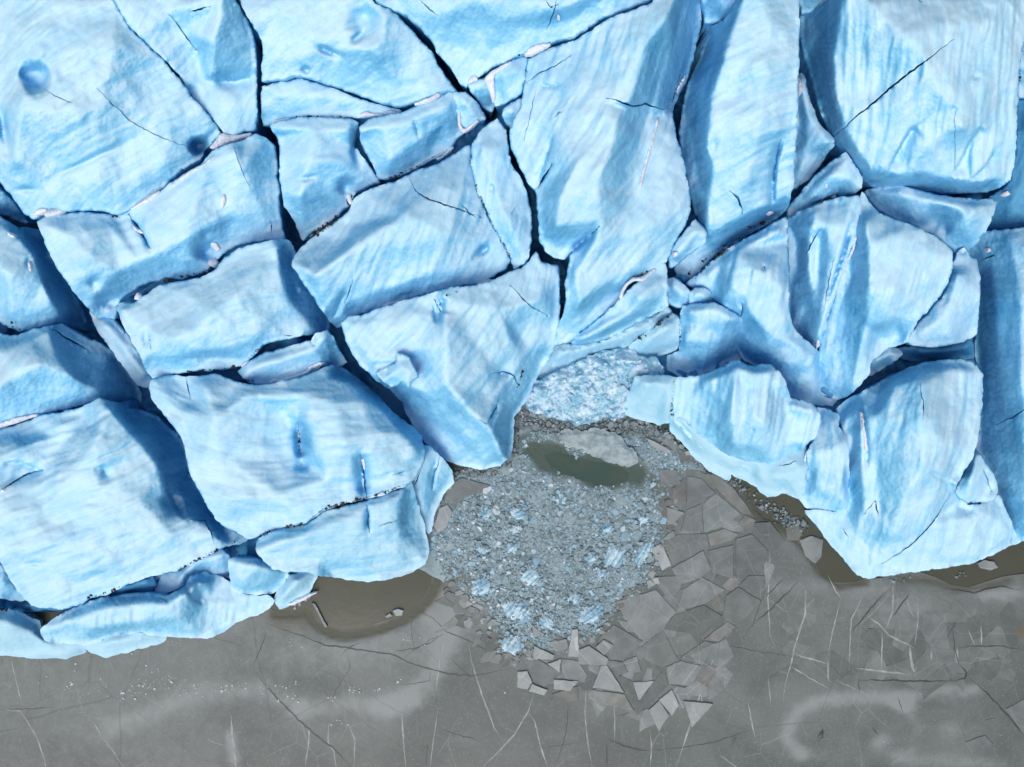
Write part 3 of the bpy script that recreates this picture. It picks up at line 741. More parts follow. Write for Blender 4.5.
ice('huge pointed ice block whose tip reaches the rubble, centre of the front',
    '342,323,8 350,318,8.2 363,316,8.4 379,310,8.6 391,306,8.7 408,300,8.8 420,298,8.8 432,294,8.8 438,292,9 442,291,10 456,289,10.2 475,287,10 492,282,9.6 505,277,9.2 514,272,9 523,269,8.8 531,261,8.6 536,254,8.6 541,263,8.2 549,265,7.8 558,266,7 558,300,5.8 558,328,4.4 553,347,3 545,360,2.2 536,376,1.6 526,398,1 519,408,.9 513,416,.9 511,441,.8 508,456,.8 500,464,.7 480,468,.8 458,463,.9 441,456,1 428,444,1.2 418,430,1.5 411,418,1.8 402,400,2.2 390,388,2.6 375,377,3.2 362,364,4 352,350,4.6 346,338,5.6',
    ['345,327,9.4 352,342,9.3 366,352,9.4 376,363,9.4 388,372,9.2', '350,325,9.8 390,320,9.9 430,312,9.9', '446,299,10.9 446,345,10.9 446,382,9.8 470,412,8.3 491,428,7.6 500,450,5.8 504,458,4.2', '390,345,9.4 420,345,9.8', '400,383,8.7 422,394,8 444,410,7 468,437,5.4 490,452,4', '407,395,4.6 440,425,3.9 470,452,2.8', '500,310,9.6 540,300,8.6 552,320,6.4', '480,350,9 515,350,7.6 530,350,5.6', '512,376,5.8 522,384,3.4', '495,400,7 508,405,3.6', '535,272,8.8 545,285,8.4'],
    ang=52, curve=-.02, cracks=[('511,286 524,300 536,310 547,315', .5, .7), ('493,374 503,371 514,376 518,385', .6, .8), ('480,420 484,423', .4, .4), ('487,424 499,401', 1.0, .7)],
    dents=[(413, 364, 11, 12, 30, 1.3), (437, 313, 4, 12, 5, 1.3), (386, 365, 10, 4, 0, .7)], creases=[('441,297 441,315', 1.0, 7, 1.5), ('497,372 512,374', .5, 1, 5), ('500,403 494,418 490,428', .6, 2, 4)],
    dirt=[('434,299 441,312', 2.5, .9), ('441,456 460,447 430,432', 2.2, .6), ('525,368 517,386', 2.5, .7), ('508,440 505,462', 3, .7)],
    grit=['444,296 456,293|.7|.7', '522,370 516,388|1.0|1.0'], flute=1.5)
ice('bright loose ice shard lying on the slope of the huge pointed block',
    '377,373,8.4 386,369,9 396,365,9.6 399,360,10 396,355,10.2 402,355,10.3 408,359,10.2 413,368,10 418,377,9.6 412,380,9.3 408,387,8.8 406,382,9 401,380,9.1 398,384,8.6 391,386,7.8 384,380,8', ['390,376,9.6 402,368,10.3 410,372,10.1'],
    ang=20, cat='ice shard', name='ice_shard', group=None, amp=.35, step=1.4, base=5.2, jit=.4, edge=(1.6, .15), smooth=2, inset=.05)
# --- mid left
ice('long ice block with two snow pockets at its lower edge, under the domed block',
    '38,222,10.8 48,216,10.6 65,214,10.6 90,213,10.6 105,215,10.2 118,218,9.9 128,214,10.2 140,205,10.6 160,194,10.8 172,183,11 187,174,11.2 201,166,11.4 213,153,11.7 226,147,12 242,142,12.2 256,136,12.3 265,139,11.6 274,147,10.6 276,160,9.8 275,175,9.6 278,190,9.2 277,202,9 281,228,8.2 284,239,7.6 274,238,7.8 257,240,7.6 240,243,7.6 226,250,7 215,259,6.6 209,268,6.8 198,273,7 181,278,7 165,277,7.2 150,281,7 139,285,6.6 130,291,6.2 122,296,6 117,304,5.4 114,318,4.6 100,317,5 90,308,7.6 75,291,9 60,270,9.8 49,250,10.3',
    ['45,225,12 70,235,11.8 110,225,11', '85,255,11.5 100,285,9.6', '150,215,11.4 210,165,12.6 234,149,13.1 243,168,12.6 252,190,11.4', '140,262,10.4 185,240,10.9 230,215,10.7 262,215,10', '110,300,7.4', '120,270,10.2'],
    ang=22, cracks=[('129,216 137,226 144,236 149,247', 1.2, 1.2), ('234,148 240,166 250,188', .4, .3), ('271,222 271,232', .6, .8)],
    dents=[(95, 283, 6, 6, 0, .8), (206, 250, 9, 9, 30, 1.6), (112, 300, 14, 8, 0, 1.2), (205, 235, 4, 5, 0, .4)], creases=[('130,217 143,236 150,250', .7, 4, 3)],
    dirt=[('215,259 198,272 165,277', 3, .6), ('88,214 125,217', 3, .6), ('215,165 222,160', 3, .4)],
    snow=['43,214 48,210 58,208 65,209 65,212 55,215 46,217', '133,207 143,199 156,192 160,191 157,196 148,202 137,207 130,209', '131,223 136,227 143,232 141,234 135,230', '221,197 225,194 226,201 223,207 221,209', '210,243 216,242 221,249 218,252 212,248',
          '208,260 215,257 219,263 214,268 209,266', '173,182 190,170 205,163 214,154 212,160 200,168 185,177 170,187'],
    grit=['163,281 183,277 205,272 218,263|1.4|1.6', '100,213 120,218|1.0|.8'])
ice('thin blue sliver of ice hanging in the wide diagonal crevasse, left side',
    '90,310,5.4 99,318,5 114,321,4.8 122,330,5.4 134,347,5.6 144,364,5 151,379,4.2 150,386,3.6 138,384,3 126,367,3 106,340,3.4 96,324,4', ['104,324,6 125,347,6.2 145,374,5.2'], ang=130, mat=M_ICE, cat='ice sliver', name='ice_sliver', group=None)
ice('ice block with a humped bright top and undercut lower edge, left of centre',
    '117,307,9.2 121,304,8.8 135,304,8.6 146,296,8.4 160,287,8.2 180,283,8.2 200,279,8.2 212,274,8.2 219,267,8.2 226,259,8.2 240,250,8.4 257,246,8.8 270,242,9.2 282,240,9.4 290,243,8.6 295,256,6.6 305,275,4.8 316,292,3.8 325,308,3.2 329,322,3.2 327,331,4.4 316,332,7.2 301,334,7.8 286,337,7.8 262,344,7.6 251,357,7.2 240,365,6.6 222,368,6.2 200,369,6.2 185,371,6.2 170,374,6.4 153,376,6.8 149,372,7.4 143,358,8.2 134,342,8.8 126,327,9',
    ['121,309,10.3 145,301,9.9 180,291,9.9 215,278,10.2 240,258,10.4 268,249,11.2', '278,247,11.4 282,275,11.1 290,302,10.4 307,322,8.8', '200,325,11.1 213,312,11.6 245,288,11.7', '150,354,9.7 175,357,9.8 200,352,10.2 235,346,10.2 258,335,10.4', '150,330,10.4', '130,315,10.1', '170,340,10.9 230,328,11.1', '268,318,10.4 290,325,9.2'],
    ang=20, curve=.02, dents=[(215, 358, 24, 6, -3, .9), (146, 338, 4, 8, 0, .4), (296, 291, 3, 3, 0, .5)], cracks=[('284,335 292,336', .7, .7)],
    dirt=[('149,335 151,350', 2.5, .75), ('185,371 235,366', 2, .55)],
    snow=['240,366 244,362 250,360 249,364 243,369', '135,296 138,292 141,296 138,300 134,300'], grit=['186,372 235,367|.7|.8', '250,356 257,350|.9|1.2'])
ice('low slab of ice with a curved strip of snow, above the big two-humped block',
    '239,371,7.6 249,363,7.9 261,356,8 274,352,8.1 288,348,8.2 302,345,8.2 313,341,8.6 316,335,8.8 327,332,8.8 332,338,7.6 337,350,5.6 345,362,4.4 338,367,5 329,362,7 322,365,7.2 310,371,6.8 300,374,6.6 285,378,6.4 268,382,6.6 252,382,6.8 243,379,7', ['250,368,8.9 285,358,9 315,348,9.1 325,337,9.5', '262,374,8 300,366,8', '330,352,7.6'],
    ang=18, snow=['268,381 273,379 281,379 296,375 307,370 309,366 320,362 324,362 322,365 312,369 309,374 297,378 284,382 271,384'], grit=['240,379 262,382|.8|1.0'], creases=[('315,336 312,342 316,347', .4, 2, 2)])
ice('big ice block with two rounded humps above the debris line, front left',
    '153,381,8 163,378,8.2 176,377,8 186,378,7.8 200,377,8.2 216,376,8.5 238,384,8.6 252,386,8.7 266,386,8.6 285,382,8.4 300,379,8.2 312,375,8 324,369,7.8 331,366,6.8 345,371,4.6 358,379,3.8 366,386,3.4 380,400,3.2 393,414,3.2 411,427,3.4 420,437,3.8 424,450,4.4 423,460,5 417,472,5.6 410,481,6 404,485,6.2 385,492,6.4 363,499,6.4 345,502,6.4 324,509,6.4 306,522,6.2 285,526,6 268,532,5.6 258,535,5.2 249,537,4.8 237,531,5.4 227,527,5.8 217,519,6.2 209,506,6.6 199,488,7 191,472,7.6 188,453,8 184,439,8.1 166,415,8 154,399,8 151,388,7.8',
    ['158,387,9 178,410,8.8 187,440,8.5', '186,382,8.2 191,399,8.3', '205,388,9.8 215,420,10.1 222,455,9.4', '250,395,10 282,396,9.7', '284,410,8.6 296,432,7.7 304,464,7.4', '310,395,10.3 334,402,10.6 360,398,9.6', '306,425,9.9 312,445,9.8 322,462,9.2', '345,440,10.3 375,430,9.7 400,437,8.6 415,450,7.7', '360,388,8.7 388,410,8.3 404,432,8.2 417,446,7.5', '230,500,8.4 280,495,8.4 330,480,8.6 380,470,8.2 405,468,7.4', '300,515,7.4 350,494,7.6 395,482,7.2', '330,376,8.7 350,382,8.6'],
    relief=.45, ang=-4, curve=-.012, cracks=[('186,379 189,392 190,399', .7, .8), ('361,455 363,468 365,482 366,497', 1.0, 1.0), ('394,475 404,472', .3, .3)],
    dents=[(303, 466, 7, 4, 20, .7), (345, 488, 55, 9, 8, .5), (230, 470, 14, 20, 0, .4)], creases=[('361,452 362,470 364,500', 1.6, 6, 6), ('297,420 300,440 301,460', 1.5, 9, 4), ('385,474 398,472 406,474', .3, 2, 2)],
    dirt=[('298,422 300,440 299,452', 2, .9), ('258,535 285,527 306,522 324,509 363,499 404,485', 3.4, .75), ('238,405 242,404', 2, .4), ('172,406 176,404', 2, .5)],
    snow=['361,458 364,458 365,470 363,469', '377,495 382,491 384,493 379,497'], grit=['258,537 270,532 285,527 306,523|1.3|2.2', '320,512 326,507 345,503 363,499 378,494|1.5|2.6', '385,493 404,485|1.0|1.4', '298,426 300,446|.9|1.0'], flute=1.2)
ice('front ice block with a deep blue right face, below the debris line',
    '257,542,5 266,536,5.6 285,530,6 306,526,6.2 324,514,6.4 345,507,6.4 364,503,6.4 385,496,6.3 404,489,6.2 411,482,5.8 413,492,4 418,510,2.6 424,530,1.4 428,548,.7 427,558,.6 424,563,.8 412,570,1.2 400,574,1.5 385,578,1.8 370,580,2 350,579,2.2 335,576,2.4 320,574,2.8 306,570,3.4 288,571,3.4 273,567,3.8 264,560,4.4 257,550,4.8',
    ['270,545,6.9 305,535,7 345,518,7 395,499,6.8', '404,491,6.7 398,514,6.1 400,534,4.8 415,549,2.6 424,560,1.3', '268,558,5.8 320,560,4.9 360,562,3.9 400,556,3.4', '330,540,6.3 380,530,5.8'],
    ang=4, curve=.008, cracks=[('396,521 388,523 380,526', .4, .5), ('368,506 368,520 369,532', .9, .9)], creases=[('367,505 368,534', .6, 3, 3)], dirt=[('258,541 306,526 345,507 404,489', 2, .5)], flute=1.2)
ice('blue waterline toe of ice beside the deep blue face, at the edge of the slush',
    '422,446,3.6 430,449,3.8 437,455,3.4 444,462,3 451,471,2.2 452,482,1.4 446,489,1.1 441,493,.9 437,505,.7 432,516,.6 429,532,.5 424,524,1 418,506,2.2 412,490,3.6 414,478,4.4 420,465,4.4', ['424,456,4.6 418,480,4.2 424,505,2.2', '436,466,3.6 432,490,2.4', '440,475,2.9'],
    ang=70, cracks=[('421,471 417,480 413,487', .6, .8), ('440,458 434,475 432,490', .5, .5)], mat=M_ICE, creases=[('438,458 433,474 433,492', .5, 2, 3)])
# --- far left
ice('thin blue wedge of ice at the left edge, under the domed block', '-45,150,9 -20,172,9.4 0,190,9.2 11,201,8.4 20,213,7.2 27,223,6 22,221,5.6 10,215,5.8 0,213,6.2 -20,208,6.6 -45,204,7', ['-20,185,9.8 4,202,8.6'], ang=-50, curve=0)
ice('left edge ice block with a dark shaded wall facing the diagonal crevasse',
    '-45,209,10 0,218,9.8 8,223,9.6 18,230,9 25,229,7.6 33,232,5.6 46,250,4 61,275,3.2 75,297,2.4 82,311,1.4 85,322,1 80,328,1.6 74,329,3 64,323,5.6 56,322,6.4 48,324,6.6 34,327,6.8 20,330,6.8 11,326,6.8 0,320,7 -45,316,7.4',
    ['-20,225,11.2 10,232,11 24,240,10.6 36,255,10.3 43,278,9.9 50,297,9.4 58,312,8.2', '10,275,11 -10,260,11.4', '10,312,9 36,312,8.8', '52,275,6.2 68,305,5.2'],
    ang=55, dents=[(29, 262, 3, 5, 0, .3)], dirt=[('15,322 20,330', 5, .7)], snow=['6,232 11,233 16,236 14,238 9,236', '28,262 31,261 32,268 30,272 28,267'], grit=['10,321 16,329 20,331|1.4|1.5'])
ice('smooth bright ice block at the left edge with a cracked shaded slope on its right',
    '-45,330,8 0,334,8.2 9,337,8.2 18,336,8.2 34,330,8.4 48,327,8.6 62,325,6.6 76,334,5 90,341,4.2 100,344,3.6 110,351,2.8 122,363,2.4 133,381,1.5 139,392,.8 140,401,.7 134,404,1 124,405,2.2 112,401,4.4 101,397,6 90,401,6 78,405,5.8 66,409,5.8 55,410,5.8 40,413,6.2 20,419,6.8 0,424,7.2 -45,434,7.4',
    ['-45,345,10.2 0,350,10.6 30,340,10.4 49,330,10 56,352,10.2 75,379,9.4 97,391,7.6', '0,385,10.8 40,365,11', '10,412,8.4 40,402,8.4 75,396,8.2', '80,352,6.4 105,372,5.2 120,392,3.6'],
    ang=60, curve=-.01, cracks=[('49,327 62,336 75,343 88,350', 1.0, 1.2)], dirt=[('0,424 40,413', 4, .35)], snow=['-2,424 10,419 24,416 38,413 38,416 24,420 8,426 -2,430'])
ice('massive ice block with a white ridge falling from its peak, front left corner',
    '-45,438,8 0,431,7.4 15,427,7.2 30,422,7 40,417,7 60,414,7.2 80,409,7.6 91,404,8.6 99,399,9.4 106,402,9.4 114,406,8.6 122,410,5.8 136,412,3 150,414,2.6 162,422,2.2 172,432,1.9 184,444,1.7 188,458,1.7 190,472,1.7 200,490,1.6 210,510,1.8 222,526,2.6 236,534,3.6 246,539,3.8 240,542,4.2 230,544,4.6 214,550,4.8 196,560,5 175,570,5.2 158,573,5 146,576,4.8 130,582,4.8 119,587,4.6 107,594,4.4 91,596,4.4 82,602,4.2 62,608,4.2 45,607,4.4 32,604,4.6 20,590,5.6 10,577,6.6 3,563,7.4 -8,552,8 -45,548,8',
    ['102,404,10.4 113,409,10.7 101,432,10.7 75,470,10.2 60,493,9.6 48,520,9', '114,410,10.6 138,437,9.7 158,464,9.2 166,490,8.4 178,512,7.6 210,528,6.6', '85,420,8.7 60,446,8.5 42,468,8.7', '60,425,8.9 20,445,9.3 -30,455,9.4', '50,433,8.2 20,436,8.2', '-45,500,9.6 0,505,9.2 50,545,8.8', '110,480,9.8 140,500,9.4', '120,530,9 170,535,8.2 215,538,6', '60,575,7.4 110,570,7.6 160,560,6.8', '30,590,6.2 60,599,5.8 110,584,5.8', '150,432,6.2 170,460,5.4 176,490,5.2', '205,515,4.6'],
    ang=23, curve=-.006, cracks=[('0,490 8,486 15,481 27,474 42,470', .8, .8), ('192,519 205,521 210,530 213,541', .7, .7)],
    dents=[(20, 474, 26, 9, 14, .8), (107, 476, 8, 7, 30, .5), (172, 503, 8, 11, 20, 1.1), (36, 564, 10, 2, 0, .3)], creases=[('92,468 103,468 110,478', .4, 2, 5), ('168,488 174,503 184,517', .7, 5, 2), ('0,463 20,462 45,473', .4, 1, 4)],
    dirt=[('90,418 82,435 62,460', 3, .55), ('0,492 14,482', 3, .6), ('99,498 125,488', 2.5, .45), ('146,576 175,570 214,550 240,542', 2.2, .7)],
    snow=['0,489 5,488 10,485 8,489 2,493'], grit=['86,597 108,593 119,587|1.3|1.5', '176,571 205,556 238,541|.9|1.0', '0,491 14,483|1.0|1.4'], flute=1.3)
ice('small ice wedge showing below the left edge, next to the massive block', '-45,553,5.4 -8,556,5.6 2,567,5.2 9,580,4.4 18,592,3.4 24,599,2.4 12,599,2.6 0,597,3 -45,594,3.6', ['-20,568,6 4,580,5 14,592,3.6'], ang=40)
ice('low pale ice toe at the waterline, bottom left corner', '-45,606,2.2 0,609,2.6 11,611,2.6 26,617,2 38,622,1.6 41,632,1.2 46,641,1.2 62,645,1 82,646,.8 85,651,.5 66,657,.4 35,657,.5 0,654,.7 -45,650,.8',
    ['-20,618,3.8 10,622,3.4 34,634,2.4 60,650,1.2', '0,640,2.4'], ang=10, mat=M_PALE, dirt=[('-10,609 12,611', 4, .6)], grit=['-4,609 12,610|1.0|1.5'])
ice('long low ice ledge along the waterline, front left',
    '42,630,2.8 51,622,3.2 63,615,3.4 85,604,3.4 100,599,3.4 114,597,3.4 130,595,3.4 149,593,3.6 166,597,3.8 178,592,3.8 186,588,3.4 191,577,2.8 205,574,2.6 221,578,2.2 231,584,1.8 236,594,1.8 252,597,2 268,597,1.8 273,601,1.4 269,607,.9 257,614,.6 244,618,.6 234,622,.6 224,630,.6 207,637,.7 188,637,1 170,636,1.2 150,634,1.5 135,632,1.7 121,633,1.7 110,635,1.6 98,640,1.6 85,643,1.6 66,642,1.8 46,639,2',
    ['48,630,3.9 66,622,4.8 108,608,5.4 150,603,5.3 166,605,5.4 182,594,5.8 190,590,5.2 200,583,4.6', '90,630,4.2 140,622,4.4 180,618,4.2', '204,605,3 235,606,2', '185,628,2.6 225,618,1.6'],
    ang=75, dents=[(200, 592, 6, 7, 20, .9)], creases=[('186,588 193,598 204,604', .5, 5, 2)], cracks=[('160,598 166,600', .4, .4)], flute=1.3)
ice('pale shelving foot of ice under the long waterline ledge', '83,646,1 97,641,1.2 110,637,1.4 121,635,1.4 135,634,1.4 150,636,1.2 166,638,.8 162,641,.5 146,646,.4 130,650,.4 117,653,.35 105,656,.3 94,652,.5', ['105,644,1.5 135,639,1.6', '110,651,.7'], ang=20, mat=M_PALE, cat='ice shelf', name='waterline_shelf', group='pale ice shelves at the waterline')
ice('narrow ice shelf in the dark gap above the waterline ledge', '110,596,2.8 118,588,3.2 130,584,3.4 144,580,3.4 153,578,3.2 154,584,2.8 150,591,2.6 132,593,2.6', ['122,589,3.9 146,582,3.9'], ang=20, mat=M_SHADED, snow=['106,592 111,591 110,595 106,595'], grit=['88,598 106,594|1.2|1.6'], step=1.6)
ice('shaded blue ice step between the massive block and the waterline ledge', '158,577,2.4 176,573,3 190,566,3.4 192,556,3.6 206,552,3.8 222,550,3.8 228,557,3.4 229,566,2.6 233,578,1.8 221,575,2.2 205,571,2.6 192,574,2.6 187,584,2.6 178,588,2.8 166,592,2.8 156,590,2.6', ['180,577,3.9 196,562,4.5 222,555,4.4', '205,566,3.6'], ang=70, mat=M_ICE, cracks=[('150,592 156,585 160,577', .9, 1)])
ice('smooth rounded ice chunk at the corner of the front left block', '229,560,5 238,558,5 252,559,5 262,562,4.6 275,567,4 285,571,3.4 287,576,2.6 280,584,1.8 273,592,1.2 255,593,1.6 240,592,2.4 233,589,2.6 232,578,3.6', ['233,562,5.8 258,566,5.6 276,573,4.2', '240,585,4 262,586,3'], ang=60, curve=.02)
ice('small pale triangular toe of ice by the brown water pool', '275,600,1 281,588,1.4 288,577,1.8 300,573,1.6 317,568,1.2 316,577,.9 309,592,.5 300,598,.4 290,603,.4 280,608,.35', ['283,597,1.9 297,582,2.4 311,574,1.7'], ang=60, mat=M_PALE, step=1.6, snow=['287,604 297,599 306,595 318,591 316,594 304,600 292,606'])
# --- rear right
ice('small ice block at the top edge, above the tall slab', '704,-45,13 742,-45,13.4 738,-5,13 735,4,12.8 728,13,12.3 720,21,11.6 712,22,11 706,21,10.4 703,0,11.6', ['716,-10,13.8 722,8,13.1'], ang=40)
ice('tall smooth ice slab with a dark crevasse on its left, top right of centre',
    '744,-45,15.4 740,-5,14.8 732,11,14 723,23,12.6 713,27,10.6 709,26,8.4 705,45,7.2 698,65,6.6 691,79,6.2 687,94,6 684,110,6 681,128,6 682,145,6 685,165,6 690,190,5.8 694,203,5.6 698,214,6 706,232,7.2 704,240,6 696,248,5 686,258,4 676,269,3.2 680,278,2.6 692,277,2.8 717,252,3 737,241,3.2 750,232,3.4 768,222,3.6 785,210,4.4 788,202,6 791,185,9.4 794,150,12.2 796,100,13.4 798,50,14.4 798,0,15.2 796,-45,15.8',
    ['747,-20,16.6 734,22,16.1 722,60,15.2 709,98,13.9 706,140,13 712,170,12.4 708,200,10.6 707,222,9.4', '770,20,16.8 764,80,15.8 760,130,14.8 748,180,12.6', '786,197,9.9 768,207,9.6 745,217,9.1 724,226,8.7 708,233,8.2', '790,60,15.6 787,130,13.9 783,180,11', '735,200,11.4', '697,90,9.6 694,130,8.8 699,180,8.4', '735,232,5.6 765,214,6.2'],
    ang=22, curve=.01, cracks=[('730,191 736,196 740,203 742,212', 1.0, 1.1), ('781,140 777,155 773,180', .5, .4)], creases=[('783,138 776,160 773,188 773,208', .9, 2, 5)],
    dents=[(713, 145, 4, 8, 0, .4)], dirt=[('735,78 738,76', 2, .5), ('717,225 745,216', 3, .5), ('730,238 760,222', 3, .6)],
    grit=['690,272 717,250 740,238|2.2|1.5', '748,228 768,220|1.4|1.3'], snow=['767,213 771,211 774,213 770,216'], flute=1.1)
ice('small ice lump wedged against the foot of the tall slab',
    '669,260,7.2 677,243,7.6 686,231,8 696,221,8.4 703,228,8.2 706,234,8 704,241,7.6 695,248,7 685,256,6.6 676,263,6.4 671,267,6.2', ['676,256,8.1 696,231,8.8'], ang=45, snow=['673,252 677,251 679,254 676,257 673,256'], dirt=[('670,266 680,258 700,243', 2.5, .6)])
ice('ice fragment in the shadow between the tall slab and the big top right block', '800,-45,11 838,-45,11.6 832,-4,10.6 826,2,10.2 814,9,9.6 803,13,8.8 800,0,9.8', ['815,-15,11.6'], ang=30)
ice('big ice block with one long diagonal crack and scalloped lower edge, top right',
    '842,-45,15 834,-2,13 827,4,11 814,11,8.6 802,17,7 800,30,6 803,45,5.8 808,60,5.8 813,78,5.8 818,98,5.8 825,120,5.8 831,134,6 836,141,7 843,152,7.4 853,166,7.4 862,176,7 872,185,6.6 888,190,6.6 905,192,6.8 925,191,7 945,192,7 966,192,7 985,191,7 1000,186,7.6 1009,179,8.2 1013,165,9.4 1015,137,11 1016,100,12.6 1019,60,13.6 1024,20,14.2 1030,-45,15',
    ['846,-20,16.4 838,20,15.4 832,58,14.2 835,100,13.3 843,128,12.8 858,154,12 868,168,11.3', '900,30,16.9 930,70,16.6 960,125,15.2', '990,20,16.5 1005,60,15.2 1008,130,13', '868,171,11.4 888,174,11.6 902,176,11.5 920,173,11.7 940,178,11.6 960,181,11.5 978,183,11.2 998,179,10.8', '880,150,13.2 930,150,13.8 985,150,12.8', '817,40,9.6 824,80,9.2 834,118,9', '873,130,14'],
    ang=92, curve=.012, cracks=[('834,137 844,128 858,115 875,102 889,89 905,76 918,67 931,57 945,46 953,40', 1.0, 1.8), ('955,112 955,140 955,168', .3, .25)],
    creases=[('888,174 897,155 905,140 912,130 918,125', .85, 1.5, 9), ('950,178 960,165 968,148 978,132 983,124', .7, 1.5, 9), ('968,183 985,168 998,148', .5, 1.5, 8)],
    dents=[(954, 110, 4, 4, 0, .35), (976, 76, 4, 3, 0, .3)], dirt=[('952,104 955,112 956,150', 1.8, .6), ('1008,60 1010,95', 2, .6), ('918,0 922,2', 3, .8), ('945,20 948,28', 3, .4), ('974,74 979,80', 2, .5)], flute=1.5)
ice('triangular blue ice fin standing between the tall slab and the big top right block',
    '797,76,7.4 801,74,7.8 805,84,8 808,98,8 815,118,7.8 824,131,7.8 834,141,7.6 832,146,7.2 825,153,6.6 818,165,5.6 807,179,4.6 796,187,4 791,187,4 794,150,5 797,110,6', ['802,80,8.6 808,110,8.2 830,141,8.4', '806,150,6.8 800,175,5.4'], ang=60, cat='ice fin', name='ice_fin', group=None, snow=['797,74 801,78 803,88 800,97 796,106 794,104 794,88'])
ice('small rounded ice block below the ice fin, with a thin dirty crack', '846,154,9 853,165,8.8 861,178,8.4 861,187,7.8 853,192,7.2 845,193,6.8 835,197,6.4 823,200,6.2 811,206,5.8 800,211,5 789,218,4 788,208,4.4 800,196,6 810,184,7.2 822,171,8 835,161,8.6', ['846,160,9.8 852,180,9.2', '830,177,9.4 812,195,7.6', '800,203,6.2'], ang=50, dirt=[('812,203 835,196 845,192', 1.8, .9), ('827,182 828,176', 1.5, .5)], grit=['810,204 838,195|.7|1.2'], snow=['826,184 828,184 828,188 826,188', '832,196 836,195 837,197 833,198'], cracks=[('812,204 826,198 838,194', .7, .8)])
ice('fluted blue ice fin with deep grooves, left half of the split block at right',
    '788,221,4.6 800,213,6.4 812,208,7.6 824,203,8.4 836,200,9 848,198,9.6 858,196,9.8 860,206,9.2 856,232,8.4 846,260,7.4 836,288,6.4 826,320,5 819,343,3.6 816,348,3 806,340,2.4 797,333,2.2 790,326,2.2 788,300,2.4 788,260,2.8',
    ['852,202,10.2 846,225,9.9 838,262,8.6 829,300,7 819,338,5', '815,212,9 810,232,8.4 808,258,7 812,295,5.6', '826,225,9.2 828,250,8.4 824,290,6.6', '797,240,4.6 798,290,3.8', '819,240,7.4 818,270,6.4'],
    ang=82, cracks=[('818,231 812,242 806,255', .8, 1.0), ('833,262 828,285 824,310', .4, .5)], creases=[('851,225 845,250 834,280 824,310', .7, 2, 2)], flute=1.0, curve=.01)
ice('big bright ice block with a wavy right edge, right half of the split block',
    '862,193,9.6 868,203,9.8 878,214,10 893,220,10.2 908,225,10.3 925,233,10.3 943,243,10.3 951,252,9.8 952,264,9.2 947,282,8.6 940,294,8.2 930,305,7.8 918,319,7.4 910,332,7 905,341,6.6 896,344,5.8 888,347,5 878,355,4.6 869,363,4.4 868,374,3.8 860,382,3.4 851,391,3 846,395,2.2 838,398,1.2 826,394,.8 816,384,.8 812,374,1.6 820,366,2.6 819,353,3 827,325,4.4 837,291,6 847,262,7 857,235,8.2 862,208,9.2',
    ['860,198,10.8 863,222,11.4 868,245,11.4 869,285,10.5 866,325,8.7 861,355,7.2 853,384,5', '900,235,11.7 930,250,11.6 944,258,11', '930,285,10.2 915,312,9.2', '850,262,8.4 840,310,6.4 832,350,4.8 836,385,3.2', '895,290,10.6 885,310,9.7', '878,322,9.1 893,316,9.2 908,318,8.9'],
    ang=86, curve=.01, dents=[(893, 334, 14, 9, 20, 1.1), (852, 275, 5, 8, 0, .6)], flute=1.3,
    snow=['855,235 857,236 855,248 848,262 843,275 836,292 829,312 822,335 817,351 815,350 820,330 827,308 834,288 840,270 846,257 852,246'])
ice('squarish ice block tucked behind the wavy edged block, right side', '907,341,5.8 914,332,6.2 924,320,6.6 934,308,7 944,296,7.2 951,282,7.4 955,265,7.4 958,254,7.4 964,249,7.4 969,256,7.2 975,259,7 977,272,6.8 979,292,6.4 977,315,6 976,334,5.4 962,340,5.2 945,345,5 930,346,5 918,345,5.2', ['955,275,8.4 945,315,7.6 920,335,6.6', '968,300,7.6', '950,335,6.6'], ang=70, dents=[(963, 252, 3, 3, 0, .5)])
ice('low dark ice step below the squarish block', '899,350,2.8 912,348,3 930,349,3.2 948,348,3.2 962,344,3.4 971,339,3.6 973,352,3 973,358,2.4 955,357,2.2 930,357,2 912,360,1.8 902,358,2', ['930,352,3.7 966,347,4.1'], ang=10, mat=M_SHADED, step=1.6)
ice('small ice wedge under the tip of the wavy edged block', '869,364,3.4 878,356,4 888,349,4.4 897,350,4.2 901,354,3.8 893,360,3 882,367,2.4 869,374,2', ['875,363,4.2 892,353,4.8'], ang=30, step=1.5)
ice('hollowed ice block with a sharp right corner, below the big top right block',
    '866,192,5.8 878,188,6.6 888,186,7.2 897,186,7.6 908,189,7.8 925,193,8 940,196,8 958,199,8.2 976,201,8.4 992,200,8.6 995,203,8.4 990,218,7.6 984,231,6.8 976,242,6.2 966,251,5.8 958,254,5.8 953,248,6.4 944,240,7 930,232,7 914,224,7 896,218,6.8 880,210,6.4 871,201,6',
    ['876,193,7.4 900,194,9 926,199,9.6 958,206,10 985,205,9.6', '965,215,10 968,232,8.8 962,246,7.2', '912,218,8.2 922,202,9.4'], ang=20, dents=[(936, 221, 16, 10, 25, 1.3), (945, 232, 5, 4, 0, .4)])
ice('deep blue low ice block by the right edge, behind the hollowed block', '1018,101,7 1060,97,8 1060,222,6.2 1024,226,5.6 1008,228,5.2 990,229,4.4 980,236,3.2 985,228,4 991,217,4.6 997,204,5.2 990,197,5.4 1004,190,5.8 1012,180,6.2 1016,160,6.6 1018,130,7', ['1030,120,8 1030,180,7 1010,205,6.2'], ang=80, mat=M_SHADED, snow=['1002,193 1008,190 1011,194 1006,197 1002,196'], dirt=[('1018,100 1040,97', 4, .6)])
ice('ice block at the top right corner beyond the scalloped block', '1033,-45,11 1070,-45,11.4 1062,92,9.4 1040,93,9 1020,97,8.4 1018,85,8.6 1021,60,9.4 1026,25,10.2', ['1042,0,12 1034,60,10.6'], ang=85, grit=['1019,70 1020,86|1.2|2'])
